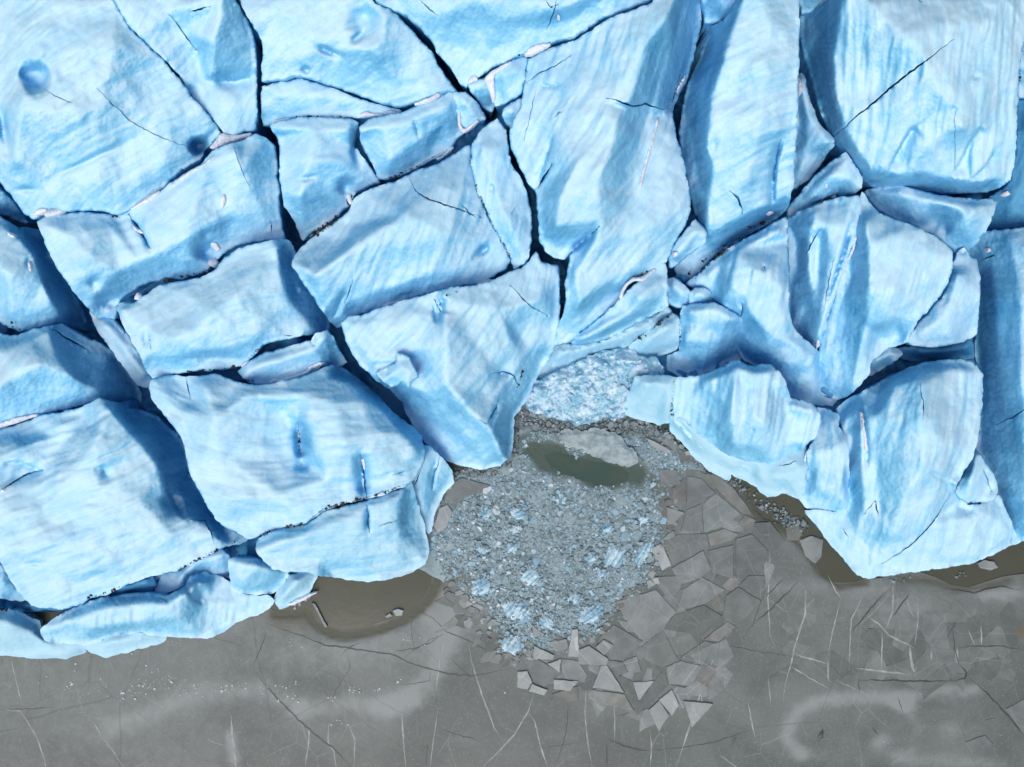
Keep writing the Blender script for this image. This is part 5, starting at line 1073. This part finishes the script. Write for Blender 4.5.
# rubble banked along the foot of the ice front
rub = []
for s, n, w, zz in (('440,500 436,520 446,486 452,474 470,470 485,472 500,468', 330, 5, .1), ('506,462 514,445 516,425 524,408 534,410', 240, 5, .2), ('516,422 540,424 570,428 600,428 630,424 650,428 668,438', 1100, 6, .25), ('668,436 690,452 708,470 722,477', 140, 4, .1), ('732,480 748,494 764,506 780,516 796,524 810,528', 190, 5, .1), ('780,512 790,522 800,532', 150, 6, .12),
                    ('288,607 300,603 312,596', 60, 2, .1), ('880,578 900,580 912,577', 26, 3, .05), ('955,575 965,573', 10, 3, .05), ('560,436 590,430 640,440 655,446', 120, 4, .1)):
    L = densify(P(s), 1.0)
    r = np.random.default_rng(int(P(s)[0, 0]))
    for _ in range(n):
        p = L[r.integers(len(L))] + r.normal(0, w * .6, 2); sz = float(np.clip(r.lognormal(-2.35, .6), .04, .42)); z = zz * r.random() + .05
        cx, cy = ground(p[0], p[1], z); q, f = chips(int(r.integers(4, 7)), cx, cy, sz, sz * .5, z, r, .9); rub.append((q, f, float(r.beta(1.6, 2.2))))
v, f, t = merge(rub); o = new_mesh('ice_rubble', v, f, M_RUBBLE, smooth=False, attrs={'tint': t}); tag(o, 'grey ice rubble banked up along the foot of the glacier', 'ice rubble', kind='stuff')

# white crumbs scattered on the lake ice
cr = []
for s, n, w in (('118,695 135,690 160,686 178,683', 90, 5), ('180,690 210,686 240,690 262,690 300,698', 120, 6), ('345,690 362,692 375,692 385,690', 45, 3), ('395,684 402,681', 8, 1.5), ('70,684 75,683 60,692', 16, 2), ('38,680 50,675', 7, 2), ('77,665 75,670', 5, 2), ('170,640 176,645', 12, 3), ('140,675 180,680', 22, 8), ('330,697 335,701', 16, 2), ('285,640 300,645', 8, 4), ('335,722 350,726', 12, 4), ('100,672 103,690', 14, 5), ('405,640 430,645', 16, 4), ('503,692 505,694', 4, .8), ('288,684 296,686', 14, 4), ('60,690 95,695', 12, 6), ('880,740 890,746', 6, 3), ('1000,735 1006,748', 6, 3), ('130,660 240,665', 14, 14)):
    L = densify(P(s), 1.0); r = np.random.default_rng(int(P(s)[0, 0] + 3))
    for _ in range(int(n * .65) + 1):
        p = L[r.integers(len(L))] + r.normal(0, w * .8, 2); sz = float(np.clip(r.lognormal(-2.6, .5), .035, .32)); cx, cy = ground(p[0], p[1], .1)
        q, f = chips(int(r.integers(4, 7)), cx, cy, sz, sz * .4, .10, r, .4); cr.append((q, f, float(r.random())))
v, f, t = merge(cr); o = new_mesh('ice_crumbs', v, f, M_CRUMB, smooth=False, attrs={'tint': t}); tag(o, 'white ice crumbs strewn over the grey lake ice', 'ice crumbs', kind='stuff')


# ------------------------------------------------------------------ blue striped chunks among the brash
def chunk(label, px, py, rx, ry, ang, h=.7, z0=.05, stripe=35, group='blue ice chunks among the brash', mat=None, seed=0, name='ice_chunk', rough=.28):
    r = np.random.default_rng(int(px * 3 + py)); n = 15
    a = np.arange(n) * 2 * math.pi / n + r.uniform(-.14, .14, n); rr = 1 + r.uniform(-rough, rough, n) * .8
    u = rx * rr * np.cos(a); w = ry * rr * np.sin(a); t = math.radians(ang)
    ring = np.c_[px + u * math.cos(t) + w * math.sin(t), py - u * math.sin(t) + w * math.cos(t)]
    ring = densify(chaikin(ring, True, 1), .9, True, .8, px)
    q = grid_points(ring, 1.1, (), .5, 4); V, F, b = cdt_fill(ring, q)
    d = seg_dist(V, np.vstack([ring, ring[:1]])); m = min(rx, ry)
    g1, g2 = r.normal(0, 1, 2); z = z0 + h * .55 * (1 - np.exp(-d / (m * .40))) * (.75 + .35 * fbm(V[:, 0] * .11 + px, V[:, 1] * .11, 3) + .06 * (g1 * (V[:, 0] - px) + g2 * (V[:, 1] - py)) / m * 3)
    z = np.maximum(z, z0 + .02) + .05 * fbm(V[:, 0] * .5, V[:, 1] * .5, 2)
    x, y = ground(V[:, 0], V[:, 1], z); VV = np.c_[x, y, z]
    s_ = math.radians(stripe); uv = np.c_[x * math.cos(s_) + y * math.sin(s_), -x * math.sin(s_) + y * math.cos(s_), z * 0 + px]
    low = VV.copy(); low[:, 2] = -.35; k = len(VV); F = list(F)
    cnt = {(f[i], f[(i + 1) % len(f)]) for f in F for i in range(len(f))}
    F += [(c, a_, a_ + k, c + k) for a_, c in [e for e in cnt if (e[1], e[0]) not in cnt]]
    VV2 = np.vstack([VV, low]); o = new_mesh(name, VV2, F, mat or M_CHUNK, attrs={'dirt': np.zeros(2 * k)}, uv=np.vstack([uv, uv]), sharp=60)
    if np.cross(VV2[F[0][1]] - VV2[F[0][0]], VV2[F[0][2]] - VV2[F[0][0]])[2] < 0: o.data.flip_normals()
    tag(o, label, 'ice chunk', group); return o


for a in (('rounded blue ice chunk at the lower left edge of the brash', 482, 588, 12, 10, 10, .6, 30),
          ('white and blue ice chunk in the brash with a dark speckled right side', 532, 577, 13, 8.5, -12, .6, 40),
          ('largest blue striped ice chunk in the lower brash, slanting to the right', 517, 612, 16, 11, -20, .7, 52),
          ('small blue ice chunk squeezed between pale plates at the bottom of the brash', 546, 623, 11, 7, -30, .5, -40),
          ('lowest blue ice chunk of the brash, with a white top', 510, 645, 13, 10, 20, .6, 55),
          ('white crusted ice chunk beside the big grey plate at the brash edge', 592, 616, 15, 10, 25, .7, 35),
          ('brightly striped white and blue ice chunk in the right part of the brash', 616, 557, 13, 11, 30, .8, 60),
          ('narrow leaning blue ice chunk against the pale plates, right edge of the brash', 644, 553, 15, 7, 55, .6, 62)):
    chunk(a[0], *a[1:5], a[5], a[6], stripe=a[7])
for a in (('small white ice lump alone in the middle of the brash', 608, 529, 7, 7, 0, .6), ('whitish ice lump near the left water gap of the brash', 518, 513, 10, 6, -10, .6), ('flat white ice lump left of centre in the brash', 511, 550, 9, 6, 30, .4), ('faint blue ice lump at the left side of the brash', 482, 551, 7, 5, 0, .4),
          ('dull blue ice lump under the little green gap in the slush', 487, 515, 10, 7, 0, .25), ('small pale lump of ice in the upper left brash', 515, 530, 7, 5, 0, .4), ('blue tinted ice lump just left of the pale square plates', 644, 522, 7, 7, 0, .4), ('little dark blue ice lump below the striped chunk', 600, 574, 6, 6, 0, .4), ('pale blue ice lump beside the central white lump', 590, 560, 8, 5, 20, .35), ('bluish ice lump near the bottom rim of the brash', 575, 600, 8, 6, -20, .4),
          ('whitish flat ice lump in the upper brash under the green water', 560, 500, 8, 5, 0, .35)):
    chunk(a[0], *a[1:6], h=a[6], stripe=RNG.uniform(20, 70), group='small ice lumps among the brash')

fz = []
_r = np.random.default_rng(31)
for o in list(COL.objects):
    if o.name.startswith('ice_chunk'):
        co_ = np.array([v.co[:2] for v in o.data.vertices]); c_ = co_.mean(0); R_ = np.hypot(*(co_ - c_).T).max()
        for _ in range(int(26 * R_) + 14):
            a_ = _r.random() * 6.283; d_ = R_ * _r.uniform(.55, 1.25); sz = float(np.clip(_r.lognormal(-2.1, .45), .05, .28))
            v_, f_ = chips(int(_r.integers(4, 7)), c_[0] + d_ * math.cos(a_), c_[1] + d_ * math.sin(a_), sz, sz * .5, _r.uniform(.08, .26), _r, .6); fz.append((v_, f_, float(_r.beta(2.2, 1.6))))
v, f, t = merge(fz); o = new_mesh('brash_ice', v, f, M_BRASH, smooth=False, attrs={'tint': t}); tag(o, 'fine ice chips heaped round the blue chunks in the brash', 'brash ice', kind='stuff')

# snowy apron and broken ledge at the head of the inlet
ice('broken snowy ice apron heaped at the head of the inlet', '528,389,1.2 540,380,1.6 555,374,1.8 572,366,2 588,358,2.1 606,352,2.1 627,348,2.2 640,357,2.2 656,360,2 664,368,1.9 662,377,1.8 648,378,1.8 637,379,1.6 630,392,1.3 626,404,1 623,415,.7 615,418,.5 604,416,.5 596,419,.5 588,423,.45 576,424,.4 566,420,.4 556,418,.4 544,414,.4 534,411,.5 527,405,.7', ['540,392,2 570,380,2.4 600,368,2.5 640,365,2.4', '545,405,1.2 580,410,1.1 610,405,1.3', '590,385,2.2', '620,390,1.6'],
    ang=20, rubble=.7, mat=M_APRON, cat='ice apron', name='ice_apron', group=None, amp=1.2, step=1.5, smooth=2, jit=2.2, flute=1.2, edge=(1.8, .2), dirt=[('527,405 545,414 575,424 615,418', 2.5, .5)])
ice('jagged grey ice slab with a bright squared tip, beside the green water', '557,435,.5 564,432,.55 572,430,.55 582,432,.6 595,430,.6 606,432,.6 616,434,.6 623,443,.6 630,449,.6 635,453,.6 637,462,.55 632,466,.5 622,465,.5 613,461,.45 604,457,.4 594,455,.35 586,450,.35 576,447,.35 567,446,.4', ['562,436,.62 590,434,.7 615,440,.68 630,453,.7', '575,444,.5 606,455,.55 628,463,.6'],
    ang=10, rubble=.07, mat=M_GREY, cat='ice slab', name='ice_slab', group=None, amp=.2, step=1.4, smooth=0, jit=2.4, edge=(1.2, .1), inset=.05, dirt=[('590,432 612,436', 2.5, .5)])


ap_ring = P('534,392 556,378 590,362 626,352 650,362 652,376 634,380 622,410 600,414 580,420 548,412 532,404')
apron_field = FIELDS['ice_apron']
ch = scatter(280, ap_ring, lambda r, p: float(np.clip(r.lognormal(-2.1, .5), .05, .5)), lambda r, p, s: .5 + .38 * r.random(), None, .6, seed=9, zf=lambda p, r: float(near_z(*apron_field, [p], 3)[0]) - .05)
v, f, t = merge(ch); o = new_mesh('shattered_ice', v, f, M_SHARD, smooth=False, attrs={'tint': t}); tag(o, 'shattered blue white ice fragments strewn over the snowy apron', 'shattered ice', kind='stuff')

# ------------------------------------------------------------------ plates of broken lake ice
def floe(label, tone, s, thick=.10, lift=None, group=None, tilt=.6):
    q = P(s); seed = q[0, 0] * 1.7 + q[0, 1]; r = np.random.default_rng(int(seed))
    c = q.mean(0); q = c + (q - c) * (1 + .45 / max(4, np.hypot(*(q - c).T).mean()))
    ring = densify(q, 2.0, True, .45, seed); n = len(ring)
    lift = (.11 + .05 * r.random() + (.10 if tone == 'pale' else 0)) if lift is None else lift
    x, y = ground(ring[:, 0], ring[:, 1], lift); X, Y = x - x.mean(), y - y.mean()
    sz = max(np.hypot(X, Y).max(), .5); tx, ty = r.uniform(-1, 1, 2) * .035 * tilt / sz
    zt = lift + thick * .5 + X * tx + Y * ty
    ch = .93 if sz < 1.5 else .97
    top = np.c_[x.mean() + X * ch, y.mean() + Y * ch, zt]; mid = np.c_[x, y, zt - .035]; bot = np.c_[x, y, np.full(n, -.05)]
    V = np.vstack([top, mid, bot]); F = [tuple(range(n))]
    for i in range(n):
        j = (i + 1) % n; F += [(i, n + i, n + j, j), (n + i, 2 * n + i, 2 * n + j, n + j)]
    ar = np.sum(x * np.roll(y, -1) - y * np.roll(x, -1))
    if ar < 0: F = [f[::-1] for f in F]
    # the shuffled plates settle with the top face up
    o = new_mesh('ice_floe', V, F, M_FLOE[tone], smooth=False)
    if o.data.polygons[0].normal.z < 0: o.data.flip_normals()
    tag(o, label, 'ice plate', group or 'broken plates of lake ice'); return o


FLOES = [
 ('square grey ice plate at the right end of the green water', 'grey', '659,469 677,470 680,484 661,486'),
 ('grey ice plate under the ice front with a rounded upper side', 'grey', '687,476 702,479 715,493 687,505'),
 ('narrow upright grey ice plate left of the rounded one', 'brown', '672,489 685,478 686,503 673,501'),
 ('bright kite shaped ice plate on the upper right edge of the brash', 'pale', '667,507 684,513 673,524 667,520'),
 ('upright grey ice plate right of the bright kite shaped plate', 'grey', '681,531 687,510 701,504 703,531'),
 ('broad grey ice plate in the middle of the upper plate field', 'grey', '703,504 716,494 741,514 719,528 704,532'),
 ('smooth grey ice plate above the row of cracked plates, touching the brash', 'grey', '664,541 679,534 706,534 709,546 672,565'),
 ('pale leaning ice plate at the brash edge, next to the narrow blue chunk', 'pale', '651,548 662,544 671,565 662,570'),
 ('brown edged ice plate in the upper plate field', 'brown', '708,534 724,529 738,534 732,540 711,546'),
 ('dull grey ice plate below the pale leaning plate', 'grey', '672,568 703,551 711,569 700,578 680,584'),
 ('large dark grey ice plate with a pale vein, upper right of the plate field', 'dark', '708,551 733,545 733,578 712,572'),
 ('large dark ice plate at the outer right rim of the plate field', 'dark', '736,539 752,534 768,551 762,569 736,577'),
 ('small brown ice plate near the rubble under the ice front', 'brown', '738,524 745,515 755,520 752,534'),
 ('dark pointed ice plate against the rubble', 'dark', '754,523 770,522 785,540 775,551'),
 ('long grey ice strip along the water gap under the ice front', 'brown', '702,473 719,476 735,490 747,506 752,514 742,513 724,496'),
 ('grey triangular ice plate stranded under the pale ice foot', 'grey', '657,438 667,431 677,444 676,451'),
 ('small brown ice wedge in the gap below the pale ice foot', 'brown', '680,450 697,459 680,462'),
 ('pale ice splinter floating in the dark gap by the inlet', 'pale', '646,438 658,443 671,451 669,453 652,446'),
 ('grey plate wedged below the dull grey plate at the brash edge', 'grey', '652,577 679,576 681,587 671,602'),
 ('biggest grey ice plate, with a faint vein, right below the brash', 'grey', '615,602 656,590 676,612 648,641 637,635'),
 ('grey ice plate carrying a bright slab on its left side', 'grey', '600,637 614,625 642,641 623,661 597,650'),
 ('dark grey ice plate between the two biggest plates', 'dark', '637,650 663,630 678,660 662,667 647,660'),
 ('rounded dark ice plate with a pale corner, centre of the plate field', 'dark', '664,629 674,615 704,605 722,616 705,633 702,636'),
 ('smooth grey ice plate above the rounded dark one', 'grey', '677,611 683,590 702,577 725,590 706,603'),
 ('five sided dark ice plate at the right of the plate field', 'dark', '726,596 738,587 761,601 737,626 723,616'),
 ('dark ice plate in the top right corner of the plate field', 'dark', '739,585 749,576 764,576 762,599'),
 ('narrow raised brown ice plate with a pale ridge', 'brown', '704,639 727,622 736,626 719,641'),
 ('brown stained ice plate below the raised ridge plate', 'brown', '679,659 704,641 714,643 690,655'),
 ('grey ice plate with a pale band, right rim of the plate field', 'grey', '690,655 714,643 702,666'),
 ('grey ice plate above the short open crack', 'grey', '667,667 680,661 702,666 692,685 669,684'),
 ('faint pale triangle of ice set in a dark plate', 'pale', '633,682 654,681 639,700'),
 ('pale ice plate with a split, left half, below the plate field', 'pale', '649,710 659,701 669,715 659,731'),
 ('pale ice plate with a split, right half, below the plate field', 'pale', '659,700 672,690 679,705 672,715'),
 ('bright trapezoid ice plate lying alone on the lake ice, crossed by a white vein', 'pale', '684,701 713,704 692,727'),
 ('bright trapezoid ice plate with a brown lower edge', 'pale', '593,687 601,666 607,666 624,692'),
 ('grey ice plate below the bright trapezoid with the brown edge', 'brown', '592,690 624,694 634,711 607,705'),
 ('bright fan shaped ice plate at the lower edge of the brash', 'pale', '579,650 589,646 608,659 606,665 579,664'),
 ('grey ice plate with dark flecks below the fan shaped plate', 'grey', '562,659 578,661 587,675 584,682 562,677'),
 ('pale flat ice plate at the bottom of the small plates', 'pale', '554,680 578,681 570,691 554,689'),
 ('grey ice plate crossed by a pale vein, lower left of the small plates', 'grey', '524,659 534,657 559,672 544,687 531,675'),
 ('pale ice plate at the left end of the small plates', 'pale', '518,672 527,671 532,682 527,689 517,687'),
 ('pale wedge of ice plate under the lowest blue chunk', 'pale', '534,646 554,655 553,659 534,659'),
 ('small bright triangular ice plate in the middle of the small plates', 'pale', '548,664 561,659 559,672'),
 ('pale ice plate tucked under the small blue chunk', 'pale', '549,642 566,639 568,647 559,652'),
 ('narrow pale upright ice plate left of the fan shaped plate', 'pale', '572,630 578,629 579,657 568,656'),
 ('dark sided ice plate below the carrying plate', 'grey', '622,662 637,656 641,672 634,672'),
 ('small grey ice plate left of the open brown gap', 'grey', '608,660 622,662 628,672 619,675'),
 ('small pale ice plate at the very bottom of the small plates', 'pale', '532,684 547,690 544,695 529,691'),
 ('brown rimmed ice plate below the pale flat plate', 'brown', '552,694 578,686 578,700 567,702'),
 ('tiny pale ice plate beside the lowest blue chunk', 'pale', '532,625 545,635 534,636'),
 ('dark ice plate that holds a faint pale triangle', 'dark', '619,675 632,681 639,701 655,680 664,669 668,685 637,715'),
 ('bright ice slab resting on a grey plate', 'pale', '596,647 604,640 613,645 604,655'),
 ('pale ice shelf stranded at the foot of the deep blue block', 'pale', '440,508 447,505 452,512 447,526 438,532 434,526'),
 ('grey ice shelf beside the blue toe at the inlet', 'grey', '446,486 462,478 478,482 490,486 480,492 466,497 455,508 447,502'),
 ('thin pale ice splinter lying in the brown pool, left', 'pale', '312,603 315,604 327,626 325,627'),
 ('small pale ice cake at the lower rim of the brown pool', 'pale', '393,611 398,609 403,611 402,615 396,616'),
 ('smaller pale ice cake next to the one on the rim of the brown pool', 'pale', '385,616 390,613 392,616 387,618'),
 ('grey ice plate piled against the rubble, lower right', 'grey', '800,540 812,536 823,540 821,556 815,563 806,556'),
 ('tilted grey ice plate beside the piled one in the rubble', 'brown', '786,528 796,524 803,530 798,540 788,540'),
 ('pale ice floe drifting in the brown water by the large pale block', 'pale', '978,563 985,560 994,562 998,567 990,570 981,568'),
 ('light grey corner plate at the right edge of the lake ice', 'grey', '1006,709 1040,690 1040,745 1023,733'),
 ('dark square plate frozen into the lake ice, bottom right', 'dark', '965,742 985,735 993,744 974,757'),
]
for fl in FLOES:
    lift = {'faint': .175, 'bright ice slab': .27}.get(fl[0].split(' pale triangle')[0] if fl[0].startswith('faint') else ('bright ice slab' if fl[0].startswith('bright ice slab') else ''), None)
    if fl[0].startswith('dark ice plate that'): lift = .12
    floe(fl[0], fl[1], fl[2], lift=lift)

# thin grey plates between the traced ones: the sheet is shattered all round the brash
def cells(region, n, seed, relax=2):
    g = np.random.default_rng(seed); lo, hi = region.min(0), region.max(0); pts = []
    while len(pts) < n:
        p = lo + g.random(2) * (hi - lo)
        if inside(p[None], region)[0] and all((p[0] - a[0]) ** 2 + (p[1] - a[1]) ** 2 > 30 for a in pts): pts.append(p)
    pts = np.array(pts); out = []
    for i, p in enumerate(pts):
        poly = [p + np.array(v) for v in ((-26, -26), (26, -26), (26, 26), (-26, 26))]
        near = np.argsort(np.hypot(*(pts - p).T))[1:16]
        for k in near:
            m = (pts[k] + p) / 2; nn = pts[k] - p; new = []
            for a, b in zip(poly, poly[1:] + poly[:1]):
                da, db = (a - m) @ nn, (b - m) @ nn
                if da <= 0: new.append(a)
                if da * db < 0: new.append(a + (b - a) * da / (da - db))
            poly = new
            if len(poly) < 3: break
        if len(poly) >= 3:
            if any(abs(a[0] - p[0]) > 25.5 or abs(a[1] - p[1]) > 25.5 for a in poly): continue
            q = np.array(poly); e = np.hypot(*(q - np.roll(q, 1, 0)).T); q = q[e > 1.2]
            if len(q) >= 3: out.append(q)
    return out


_g = np.random.default_rng(8)
_traced = [P(fl[2]) for fl in FLOES]
for reg, n, sd_ in ((P('668,470 700,474 735,510 765,535 785,560 770,600 745,640 735,690 715,725 665,735 630,722 590,712 545,702 518,690 512,668 530,655 570,652 605,640 640,610 660,580 672,540'), 150, 3), (P('436,578 452,568 470,590 490,625 510,655 515,672 495,668 470,645 448,625 438,600'), 34, 4)):
    for q in cells(reg, n, sd_):
        c = q.mean(0)[None]
        if any(inside(c, b)[0] for b in _traced): continue
        floe('thin grey plate of shattered lake ice filling in between the larger traced plates'.replace('traced ', ''), str(_g.choice(['grey', 'dark', 'dark', 'grey', 'grey', 'dark', 'brown'])), ' '.join('%.1f,%.1f' % tuple(b) for b in q), thick=.03, lift=.098 + .012 * _g.random(), group='thin grey filler plates round the brash', tilt=.8)

for q in cells(P('775,592 860,590 960,592 1040,592 1040,690 985,690 930,686 870,688 800,690 770,650'), 62, 12):
    floe('thin flush plate frozen into the cracked grey lake ice, right of the plate field', str(_g.choice(['dark', 'lake', 'lake'])), ' '.join('%.1f,%.1f' % tuple(b) for b in q), thick=.004, lift=.0995, group='plates frozen flush into the lake ice', tilt=0)

# small nameless plates squeezed in along the brash rim
rr = np.random.default_rng(21)
L = densify(P('672,500 676,520 664,536 655,560 650,580 628,600 604,622 596,636 572,640 552,650 530,655 512,660 492,640 478,618 462,596 448,585 440,578'), 1.0)
for i in range(95):
    p = L[rr.integers(len(L))] + rr.normal(0, 4.5, 2); k = int(rr.integers(4, 6)); a = rr.random() * 6.28 + (np.arange(k) + rr.uniform(-.25, .25, k)) * 6.283 / k
    R_ = rr.uniform(2.2, 5.6); q = np.c_[p[0] + R_ * np.cos(a), p[1] + R_ * rr.uniform(.6, 1) * np.sin(a)]
    floe('small broken ice plate crammed along the rim of the brash', rr.choice(['pale', 'grey', 'grey', 'brown']), ' '.join('%.1f,%.1f' % tuple(b) for b in q), thick=.08, lift=.10 + .10 * rr.random(), group='small plates along the brash rim', tilt=2.5)

# ------------------------------------------------------------------ camera, light, view
cam = bpy.data.cameras.new('drone_camera'); co = bpy.data.objects.new('drone_camera', cam); COL.objects.link(co)
cam.sensor_width = 36; cam.sensor_fit = 'HORIZONTAL'; cam.lens = 36 * FPX / W; cam.clip_start = 1; cam.clip_end = 6000
co.location = (0, 0, CAMZ); co.rotation_euler = (0, 0, 0); S.camera = co

SUN_EL, SUN_AZ = 58.0, 198.0     # high thin overcast, brighter from over the lagoon (azimuth clockwise from up-picture)
wd = bpy.data.worlds.new('World'); S.world = wd; wd.use_nodes = True
nt = wd.node_tree; nt.nodes.clear()
sky = nt.nodes.new('ShaderNodeTexSky'); sky.sky_type = 'NISHITA'; sky.sun_disc = False
sky.sun_elevation = math.radians(SUN_EL); sky.sun_rotation = math.radians(SUN_AZ)
sky.air_density = 1.0; sky.dust_density = 6.0; sky.ozone_density = 1.0
hs = nt.nodes.new('ShaderNodeHueSaturation'); hs.inputs['Saturation'].default_value = .75
bg = nt.nodes.new('ShaderNodeBackground'); bg.inputs['Strength'].default_value = .095
ow = nt.nodes.new('ShaderNodeOutputWorld')
nt.links.new(sky.outputs[0], hs.inputs['Color']); nt.links.new(hs.outputs[0], bg.inputs['Color']); nt.links.new(bg.outputs[0], ow.inputs[0])
sl = bpy.data.lights.new('sun', 'SUN'); so = bpy.data.objects.new('sun', sl); COL.objects.link(so)
sl.energy = 1.1; sl.angle = math.radians(36); sl.color = (1.0, .98, .955)
az, el = math.radians(SUN_AZ), math.radians(SUN_EL)
sdir = Vector((math.sin(az) * math.cos(el), math.cos(az) * math.cos(el), math.sin(el)))
so.rotation_euler = sdir.to_track_quat('Z', 'Y').to_euler(); so.location = (0, 0, 60)

S.view_settings.view_transform = 'Standard'; S.view_settings.look = 'None'; S.view_settings.gamma = 1; S.view_settings.use_curve_mapping = False
S.view_settings.exposure = 0.2
S.render.engine = 'CYCLES'
S.cycles.max_bounces = 8; S.cycles.diffuse_bounces = 6; S.cycles.glossy_bounces = 2; S.cycles.transmission_bounces = 2
S.cycles.use_denoising = True
S.cycles.use_adaptive_sampling = True; S.cycles.adaptive_threshold = .015
